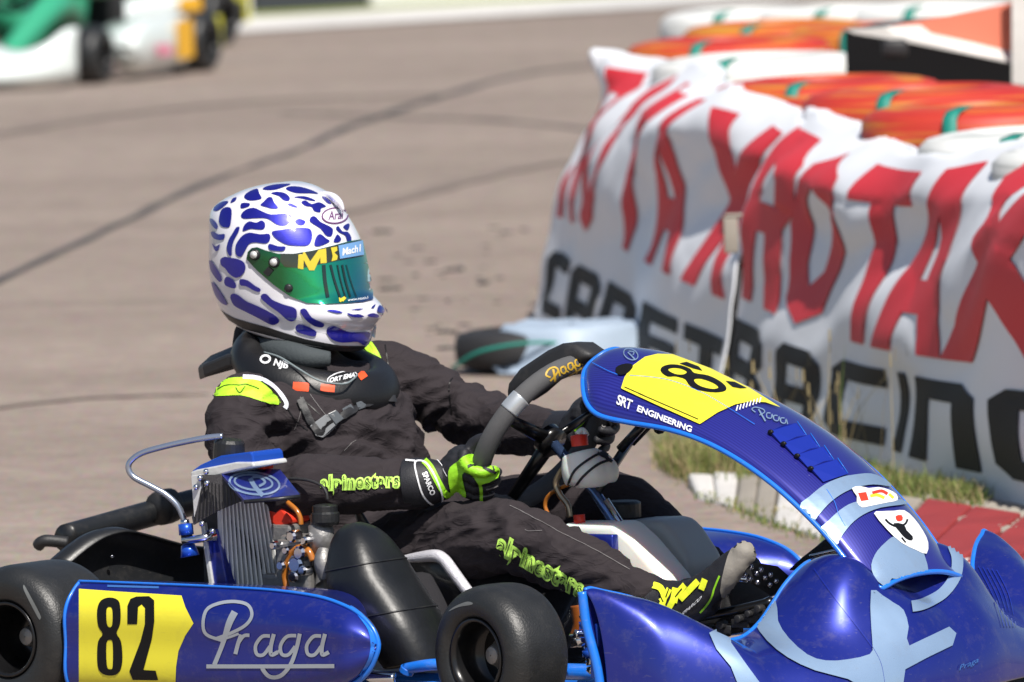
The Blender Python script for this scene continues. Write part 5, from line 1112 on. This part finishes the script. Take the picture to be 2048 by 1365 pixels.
# black lower rim of the shell
P = Print(hb, .0012); P.poly([z1(*p) for p in [(222, 985), (260, 1020), (330, 1055), (430, 1085), (560, 1120), (700, 1165), (850, 1210), (1000, 1240), (1110, 1258), (1290, 1262), (1285, 1290), (1100, 1290), (800, 1240), (560, 1180), (400, 1135), (290, 1070)]], n=1, L=6); P.build('lower_seal', plastic, helm)
MB().add(*tube([V[(nr - 1) * NS + k] for k in range(0, NS, 2)], .006, 8, n=2, closed=True)).build('edge_seal', plastic, helm)
inner = [Vector(v) for v in V[(nr - 1) * NS:]]; ci = sum(inner, Vector()) / NS
mesh('lining', inner + [ci + Z * .03], [(k, (k + 1) % NS, NS) for k in range(NS)], knit, helm)
# spots
spots = [
 [(210, 265), (175, 262), (190, 230), (240, 200), (285, 198), (265, 225)], [(300, 210), (315, 178), (345, 168), (335, 195)], [(400, 165), (430, 130), (495, 105), (512, 140), (530, 175), (490, 190), (430, 190)],
 [(540, 112), (560, 90), (640, 72), (740, 70), (700, 90), (620, 115)], [(708, 110), (730, 90), (800, 90), (880, 110), (945, 142), (880, 140), (780, 138)], [(598, 140), (640, 128), (700, 138), (735, 170), (728, 194), (690, 190), (655, 160)],
 [(378, 250), (382, 212), (440, 212), (435, 235)], [(520, 225), (545, 200), (575, 170), (605, 170), (620, 205), (650, 245), (610, 252), (560, 240)], [(765, 168), (830, 160), (890, 175), (925, 196), (880, 192), (820, 178)],
 [(820, 205), (850, 192), (895, 218), (950, 205), (1002, 235), (965, 250), (958, 278), (915, 270), (895, 240), (850, 232)], [(720, 220), (745, 215), (792, 240), (760, 238)], [(970, 165), (1000, 170), (1040, 215), (1010, 210)],
 [(218, 320), (235, 260), (280, 240), (310, 262), (305, 350), (290, 388), (245, 385), (222, 360)], [(150, 340), (158, 322), (190, 345), (210, 380), (200, 402), (170, 380)], [(378, 300), (410, 262), (470, 245), (530, 270), (600, 295), (700, 288), (745, 300), (748, 345), (700, 375), (640, 368), (570, 325), (480, 322), (400, 325)],
 [(390, 410), (405, 370), (440, 345), (490, 355), (530, 338), (556, 365), (545, 402), (500, 405), (450, 400), (405, 415)], [(775, 345), (805, 328), (848, 345), (835, 370), (800, 370)], [(885, 350), (890, 315), (920, 310), (960, 350), (1030, 385), (1052, 410), (1040, 455), (1000, 450), (960, 400)],
 [(338, 540), (350, 500), (390, 450), (440, 428), (520, 440), (585, 438), (592, 480), (560, 508), (490, 500), (440, 510), (410, 560), (380, 605), (345, 590)], [(608, 420), (680, 408), (760, 395), (850, 395), (890, 410), (898, 470), (870, 520), (800, 525), (720, 518), (660, 490), (618, 455)],
 [(915, 515), (930, 460), (960, 440), (1000, 470), (1028, 492), (990, 515), (940, 530)], [(1055, 495), (1075, 450), (1090, 445), (1112, 478), (1090, 500)], [(1072, 400), (1090, 382), (1120, 420), (1160, 425), (1185, 465), (1180, 498), (1155, 490), (1140, 450), (1100, 430)], [(1125, 385), (1165, 362), (1172, 385), (1155, 412)],
 [(160, 425), (180, 420), (215, 440), (260, 438), (255, 475), (215, 482), (175, 465)], [(275, 540), (290, 480), (320, 430), (345, 390), (370, 388), (360, 425), (330, 480), (315, 540), (312, 595), (290, 590)], [(170, 505), (195, 530), (225, 512), (215, 555), (190, 560)],
 [(578, 525), (595, 510), (650, 528), (705, 532), (690, 562), (640, 562), (592, 555)], [(230, 625), (260, 605), (300, 612), (360, 622), (405, 650), (412, 700), (380, 745), (340, 758), (295, 730), (265, 690), (235, 665)], [(150, 630), (180, 655), (230, 730), (240, 775), (222, 788), (180, 740), (155, 690)],
 [(258, 780), (275, 752), (310, 765), (342, 800), (340, 835), (300, 830), (265, 812)], [(368, 790), (378, 768), (430, 778), (480, 815), (522, 840), (518, 862), (480, 855), (420, 822), (380, 815)], [(165, 790), (200, 820), (260, 910), (280, 958), (235, 940), (190, 880)],
 [(303, 900), (320, 875), (360, 885), (420, 930), (500, 965), (600, 1015), (650, 1050), (660, 1080), (630, 1102), (590, 1098), (500, 1050), (400, 1000), (330, 960)], [(528, 910), (535, 880), (570, 880), (610, 920), (690, 955), (770, 980), (790, 1010), (785, 1060), (750, 1078), (710, 1060), (660, 1015), (590, 965)],
 [(815, 1010), (830, 988), (860, 995), (900, 1050), (975, 1085), (990, 1105), (970, 1122), (920, 1112), (860, 1070)], [(780, 1130), (790, 1105), (820, 1098), (880, 1120), (930, 1150), (928, 1185), (900, 1190), (840, 1175), (795, 1158)],
 [(1005, 1150), (1020, 1118), (1060, 1110), (1110, 1130), (1180, 1158), (1310, 1158), (1318, 1190), (1285, 1255), (1230, 1230), (1120, 1235), (1050, 1215), (1015, 1180)], [(1010, 1000), (1060, 998), (1125, 1015), (1090, 1022), (1040, 1012)], [(1155, 1020), (1200, 1030), (1240, 1028), (1280, 1045), (1230, 1050), (1180, 1042)],
 [(1175, 995), (1275, 990), (1240, 1000)], [(1300, 1035), (1345, 1022), (1385, 1035), (1375, 1050), (1330, 1048)], [(1372, 1005), (1390, 968), (1420, 985), (1425, 1012), (1400, 1020)], [(1330, 985), (1362, 960), (1350, 985)]]
P = Print(hb, .0009)
for s_ in spots: P.poly([z1(*p) for p in s_], n=3, L=5)
sp1 = P.build('painted_spots', helmb, helm)
# the same pattern on the far side of the head
mc = sum((V[i] for i in range(len(V))), Vector()) / len(V)
Wm = []; ms = MB()
fl = set()
for p in P.mb.F:
    c_ = sum((P.mb.V[i] for i in p), Vector()) / 3
    if (c_ - mc).dot(hs) < -.055: fl.add(p)
ms.add([v - hs * 2 * (v - mc).dot(hs) for v in P.mb.V], [p[::-1] for p in fl]); o = ms.build('painted_spots', helmb, helm)
bm = bmesh.new(); bm.from_mesh(o.data); bmesh.ops.delete(bm, geom=[v for v in bm.verts if not v.link_faces], context='VERTS'); bm.to_mesh(o.data); bm.free()
# visor
vm = bpy.data.materials.new('visor_iridium'); vm.use_nodes = True; n = vm.node_tree.nodes; l = vm.node_tree.links; bs = n['Principled BSDF']
bs.inputs['Roughness'].default_value = .06; bs.inputs['Metallic'].default_value = .75; bs.inputs['Coat Weight'].default_value = 1; bs.inputs['Coat Roughness'].default_value = .02
geo = n.new('ShaderNodeTexCoord'); vx = n.new('ShaderNodeVectorMath'); vx.operation = 'DOT_PRODUCT'; vx.inputs[1].default_value = tuple(hf); l.new(geo.outputs['Object'], vx.inputs[0])
mrn = n.new('ShaderNodeMapRange'); f0 = K(*z1(440, 700), -.12).dot(hf); f1_ = K(*z1(1330, 800), 0).dot(hf); mrn.inputs[1].default_value = f0; mrn.inputs[2].default_value = f1_; l.new(vx.outputs['Value'], mrn.inputs[0])
rp = n.new('ShaderNodeValToRGB'); e = rp.color_ramp.elements; e[0].position = 0; e[0].color = (.008, .06, .03, 1); e[1].position = 1; e[1].color = (.10, .06, .45, 1)
for pos, c_ in ((.35, (.008, .17, .045)), (.6, (.008, .52, .21)), (.8, (.006, .26, .26)), (.9, (.03, .10, .36))): q = e.new(pos); q.color = (*c_, 1)
l.new(mrn.outputs[0], rp.inputs[0]); l.new(rp.outputs[0], bs.inputs['Base Color'])
P = Print(hb, .0035)
P.poly([z1(*p) for p in [(422, 620), (432, 570), (460, 542), (500, 535), (560, 558), (650, 582), (760, 584), (900, 562), (1050, 525), (1160, 495), (1262, 478), (1300, 660), (1330, 800), (1345, 925), (1270, 945), (1150, 955), (1000, 958), (860, 948), (740, 895), (620, 810), (500, 705)]], n=1, L=5)
vis = P.build('visor', vm, helm); vt_ = bvh(vis)
bm = bmesh.new(); bm.from_mesh(vis.data); bmesh.ops.remove_doubles(bm, verts=bm.verts, dist=.0002); bm.to_mesh(vis.data); bm.free()
P = Print(vt_, .0008); P.poly([z1(*p) for p in [(670, 582), (760, 584), (900, 562), (1050, 525), (1262, 478), (1275, 600), (1100, 632), (960, 660), (820, 690), (700, 680), (665, 640)]], n=1, L=5); P.build('sun_strip', mat('sun_strip_dark', (.03, .035, .02), .12, coat=1), vis)
P = Print(vt_, .0020)
P.poly([z1(*p) for p in [(795, 690), (800, 575), (845, 570), (885, 640), (945, 555), (1000, 545), (1005, 650), (960, 655), (958, 610), (915, 705), (878, 705), (838, 630), (835, 698)]], n=1, L=5)
P.poly([z1(*p) for p in [(1035, 540), (1080, 532), (1082, 560), (1060, 575), (1085, 600), (1080, 628), (1040, 640), (1048, 600)]], n=1, L=5); P.poly([z1(*p) for p in [(1095, 905), (1110, 918), (1135, 900), (1150, 915), (1120, 948), (1100, 940)]], n=1, L=5); P.split('yellow_print', mat('visor_yellow', (.62, .50, .04), .3), vis)
P = Print(vt_, .0028); P.poly([z1(*p) for p in [(1088, 525), (1265, 488), (1275, 592), (1100, 622)]], n=1, L=5); P.build('sticker', mat('sticker_blue', (.16, .33, .60), .3), vis)
P = Print(vt_, .0036); P.text('Mach1', z1(1185, 560), (14.5, -3.4), (1, -20), bold=.03, L=5); P.text('www.mach1', z1(1235, 925), (8.2, -1.0), (0, -8), L=4); P.split('white_lettering', white_ink, vis)
P = Print(vt_, .0014)
for (x0, x1, w_) in [(985, 1015, 11), (1035, 1105, 7), (1085, 1145, 4), (1120, 1180, 6), (1150, 1225, 3)]: P.line([z1(x0, 665), z1((x0 + x1) / 2 - 6, 780), z1(x1, 905)], w_ / 1.6, L=5)
P.build('painted_reflection', mat('reflection_dark', (.006, .02, .016), .08, coat=1), vis)  # dark bars reflected in the visor, painted on as stripes
for (x, y, r_, m_, nm) in [(485, 590, .0105, plastic, 'pivot_ring'), (625, 645, .0105, plastic, 'pivot_ring'), (730, 835, .008, plastic, 'tear_off_post')]:
    d = dirloc(ray(*z1(x, y))).normalized(); h_ = hb.ray_cast(CL, d); nn = h_[1] if h_[1].dot(d) < 0 else -h_[1]
    MB().add(*lathe([(0, r_ * 1.1), (.006, r_), (.008, r_ * .7), (.008, 0)], h_[0] + nn * .001, nn, 20)).build(nm, m_, helm)
    if nm == 'pivot_ring': MB().add(*lathe([(0, r_ * .72), (.011, r_ * .66), (.012, 0)], h_[0], nn, 18)).build('pivot_screw', alu, helm)
P = Print(vt_, .003); P.line([z1(600, 690), z1(560, 735)], 13, L=5); P.build('visor_lever', plastic, vis)
P = Print(hb, .0016); P.poly([z1(*p) for p in ell(1065, 305, 96, 58, -.05)], n=1, L=5); P.build('emblem_ground', helmw, helm)
P = Print(hb, .0021); P.line([z1(*p) for p in ell(1065, 305, 94, 56, -.05)], 2.6, closed=True, n=2, L=4); P.text('Arai', z1(1072, 305), (17, -1.5), (1.5, -25), bold=.015, L=4); P.build('emblem', mat('emblem_purple', (.13, .03, .14), .4), helm)
# chin spoiler, roof spoiler
cs_ = [z1(*p) for p in [(1000, 1075), (1080, 1090), (1180, 1112), (1290, 1118), (1370, 1100), (1425, 1050)]]
P = Print(hb, .0035); P.line(cs_, 3.2); P.build('chin_lip', helmw, helm)
mesh('roof_spoiler', *tube([K(*z1(955, 138), .03), K(*z1(1015, 150), .03), K(*z1(1065, 175), .03), K(*z1(1105, 215), .03), K(*z1(1130, 265), .03)], [.003, .006, .008, .007, .003], 14, flat=1.5), helmw, helm)
MB().add(*ball(K(*z1(490, 895), -.118), .004, seg=8)).build('snap_stud', chrome, helm)
# ---------------------------------------------------------------- the distant kart and driver, top left
fwht = mat('far_kart_white', (.70, .76, .74), .3, 0, 1); fgrn = mat('far_kart_green', (.04, .34, .19), .4, 0, .5); fora = mat('far_plate_orange', (.80, .42, .02), .4); fyel = mat('far_plate_yellow', (.65, .62, .08), .5); fpink = mat('far_pink_print', (.75, .25, .35), .5)
def far_kart(p, yaw, label, dlabel, plate=True):
    k = empty("racing_kart", p, yaw, label=label, cat='kart')     # x forward
    for s in (-1, 1):
        for x, r_, w_ in ((0, .138, .19), (1.05, .13, .13)): wheel(Vector((x, s * (.70 if x == 0 else .62), r_)), r_, w_, .067, side=s, parent=k)
    t2 = [(.62, 1.33, .26, 1.36), (.58, 1.38, .26, 1.47), (.5, 1.42, .2, 1.56), (.36, 1.42, .17, 1.64), (.2, 1.40, .22, 1.69), (0, 1.42, .26, 1.72)]; t2 = cat(t2, 3); t2 += [[-a[0]] + a[1:] for a in t2[::-1][1:]]; V = []
    for s_, xr, zr, xf in t2:
        for j in range(9): a = j / 8 * math.pi / 2; V.append(Vector((xr + (xf - xr) * math.sin(a), s_, .035 + (zr - .035) * max(0, math.cos(a)) ** .8)))
    mesh('nose_cone', V, gridf(len(t2), 9), fwht, k, solid=.004)
    for s in (-1, 1):
        us_ = [(.2, .26, .05), (.25, .27, .045), (.6, .27, .045), (.75, .25, .05), (.84, .20, .09), (.86, .15, .13)]; V = []
        for x, zt, zb in cat(us_, 3):
            V += [Vector((x, s * .5, zt - .01)), Vector((x, s * .64, zt))] + [Vector((x, s * (.66 + .03 * math.sin(math.pi * q / 5)), zt + (zb - zt) * q / 5)) for q in range(6)] + [Vector((x, s * .58, zb))]
        pod = mesh('side_pod', V, gridf(len(V) // 9, 9), fwht, k, solid=.004)
        if plate:
            mesh('number_plate', [Vector((x, s * .701, z)) for x, z in ((.215, .075), (.40, .075), (.40, .25), (.215, .25))], [(0, 1, 2, 3)], fora, pod, smooth=False, solid=.003)
            mesh('stripe', [Vector((x, s * .703, z)) for x, z in ((.45, .10), (.62, .10), (.66, .15), (.5, .15))], [(0, 1, 2, 3)], fpink, pod, smooth=False, solid=.002)
    V = []
    for x, z, hw, cr2 in cat([(.92, .58, .10, .02), (1.0, .60, .13, .03), (1.15, .50, .14, .04), (1.3, .38, .13, .04), (1.42, .28, .12, .03)], 3):
        for j in range(9): t = j / 4 - 1; V.append(Vector((x + cr2 * .5 * (1 - t * t), t * hw, z + cr2 * (1 - t * t))))
    mesh('front_fairing', V, gridf(len(V) // 9, 9), fgrn, k, solid=.004)
    MB().add(*tube([Vector((-.28, -.6, .15)), Vector((-.24, 0, .16)), Vector((-.28, .6, .15))], .055, 10)).build('rear_bumper', plasticm, k)
    mesh('number_plate', [Vector((-.32, s, z)) for s, z in ((.40, .10), (.62, .10), (.62, .24), (.40, .24))], [(0, 1, 2, 3)], fyel, k, smooth=False, solid=.01)
    MB().add(*abox(-.05, .5, -.24, .24, .06, .1)).add(*abox(-.12, -.06, -.24, .24, .06, .5)).build('seat', plasticm, k, bevel=.02)
    MB().add(*tube([Vector((0, -.55, .138)), Vector((0, .55, .138))], .02, 8)).add(*tube([Vector((.1, -.3, .06)), Vector((.6, -.34, .06)), Vector((1.2, -.2, .06))], .016, 8)).add(*tube([Vector((.1, .3, .06)), Vector((.6, .34, .06)), Vector((1.2, .2, .06))], .016, 8)).build('chassis_frame', mat('far_frame', (.3, .02, .03), .4) if 'far_frame' not in MATS else MATS['far_frame'], k)
    MB().add(*box((.2, -.36, .22), X * .10, Y * .08, Z * .13)).build('engine', castalu, k, bevel=.02)
    cc = Vector((.72, 0, .46)); tt = Vector((.5, 0, .86))
    MB().add(*tube([cc + Y * .16 * math.cos(R(a)) + tt * .16 * math.sin(R(a)) for a in range(0, 360, 30)], .018, 8, closed=True)).add(*tube([cc, Vector((1.1, 0, .1))], .012, 8)).build('steering_wheel', plasticm, k)
    d = empty('person', p, yaw, label=dlabel, cat='person'); m2 = MB()
    def L(pts, r_): m2.add(*tube([Vector(q) for q in pts], r_, 14)); m2.add(*ball(pts[0], r_[0])); m2.add(*ball(pts[-1], r_[-1]))
    L([(.18, 0, .18), (.1, 0, .36), (.04, 0, .52), (.03, 0, .66)], [.15, .14, .15, .06])
    for s in (-1, 1):
        L([(.04, s * .17, .57), (.16, s * .27, .42), (.42, s * .24, .42), (.66, s * .16, .46)], [.065, .06, .05, .04]); L([(.2, s * .1, .17), (.62, s * .2, .33), (1.08, s * .16, .13), (1.2, s * .15, .16)], [.09, .075, .055, .045])
    fuse(m2, 'racing_suit', fgrn, d, .012, 3)
    hp = MB(); hp.add(*ball((.05, 0, .80), .16, .125, .145, 24)); hp.build('helmet', fwht, d)
    MB().add(*ball((.09, 0, .81), .128, .115, .055, 20)).build('visor', plastic, d)
    return k
def at_wheel(u, v, a):
    p = G(u, v); return p - Vector((-math.sin(a), math.cos(a), 0)) * .70
far_kart(at_wheel(425, 143, R(249)), R(249), 'white and green distant kart with orange number plate entering the picture at left', 'driver in green suit on the white distant kart, cut by the top edge')
far_kart(at_wheel(455, 92, R(238)), R(238), 'white distant kart behind the first, only its rear end showing', 'driver on the second distant kart, above the top edge of the picture')
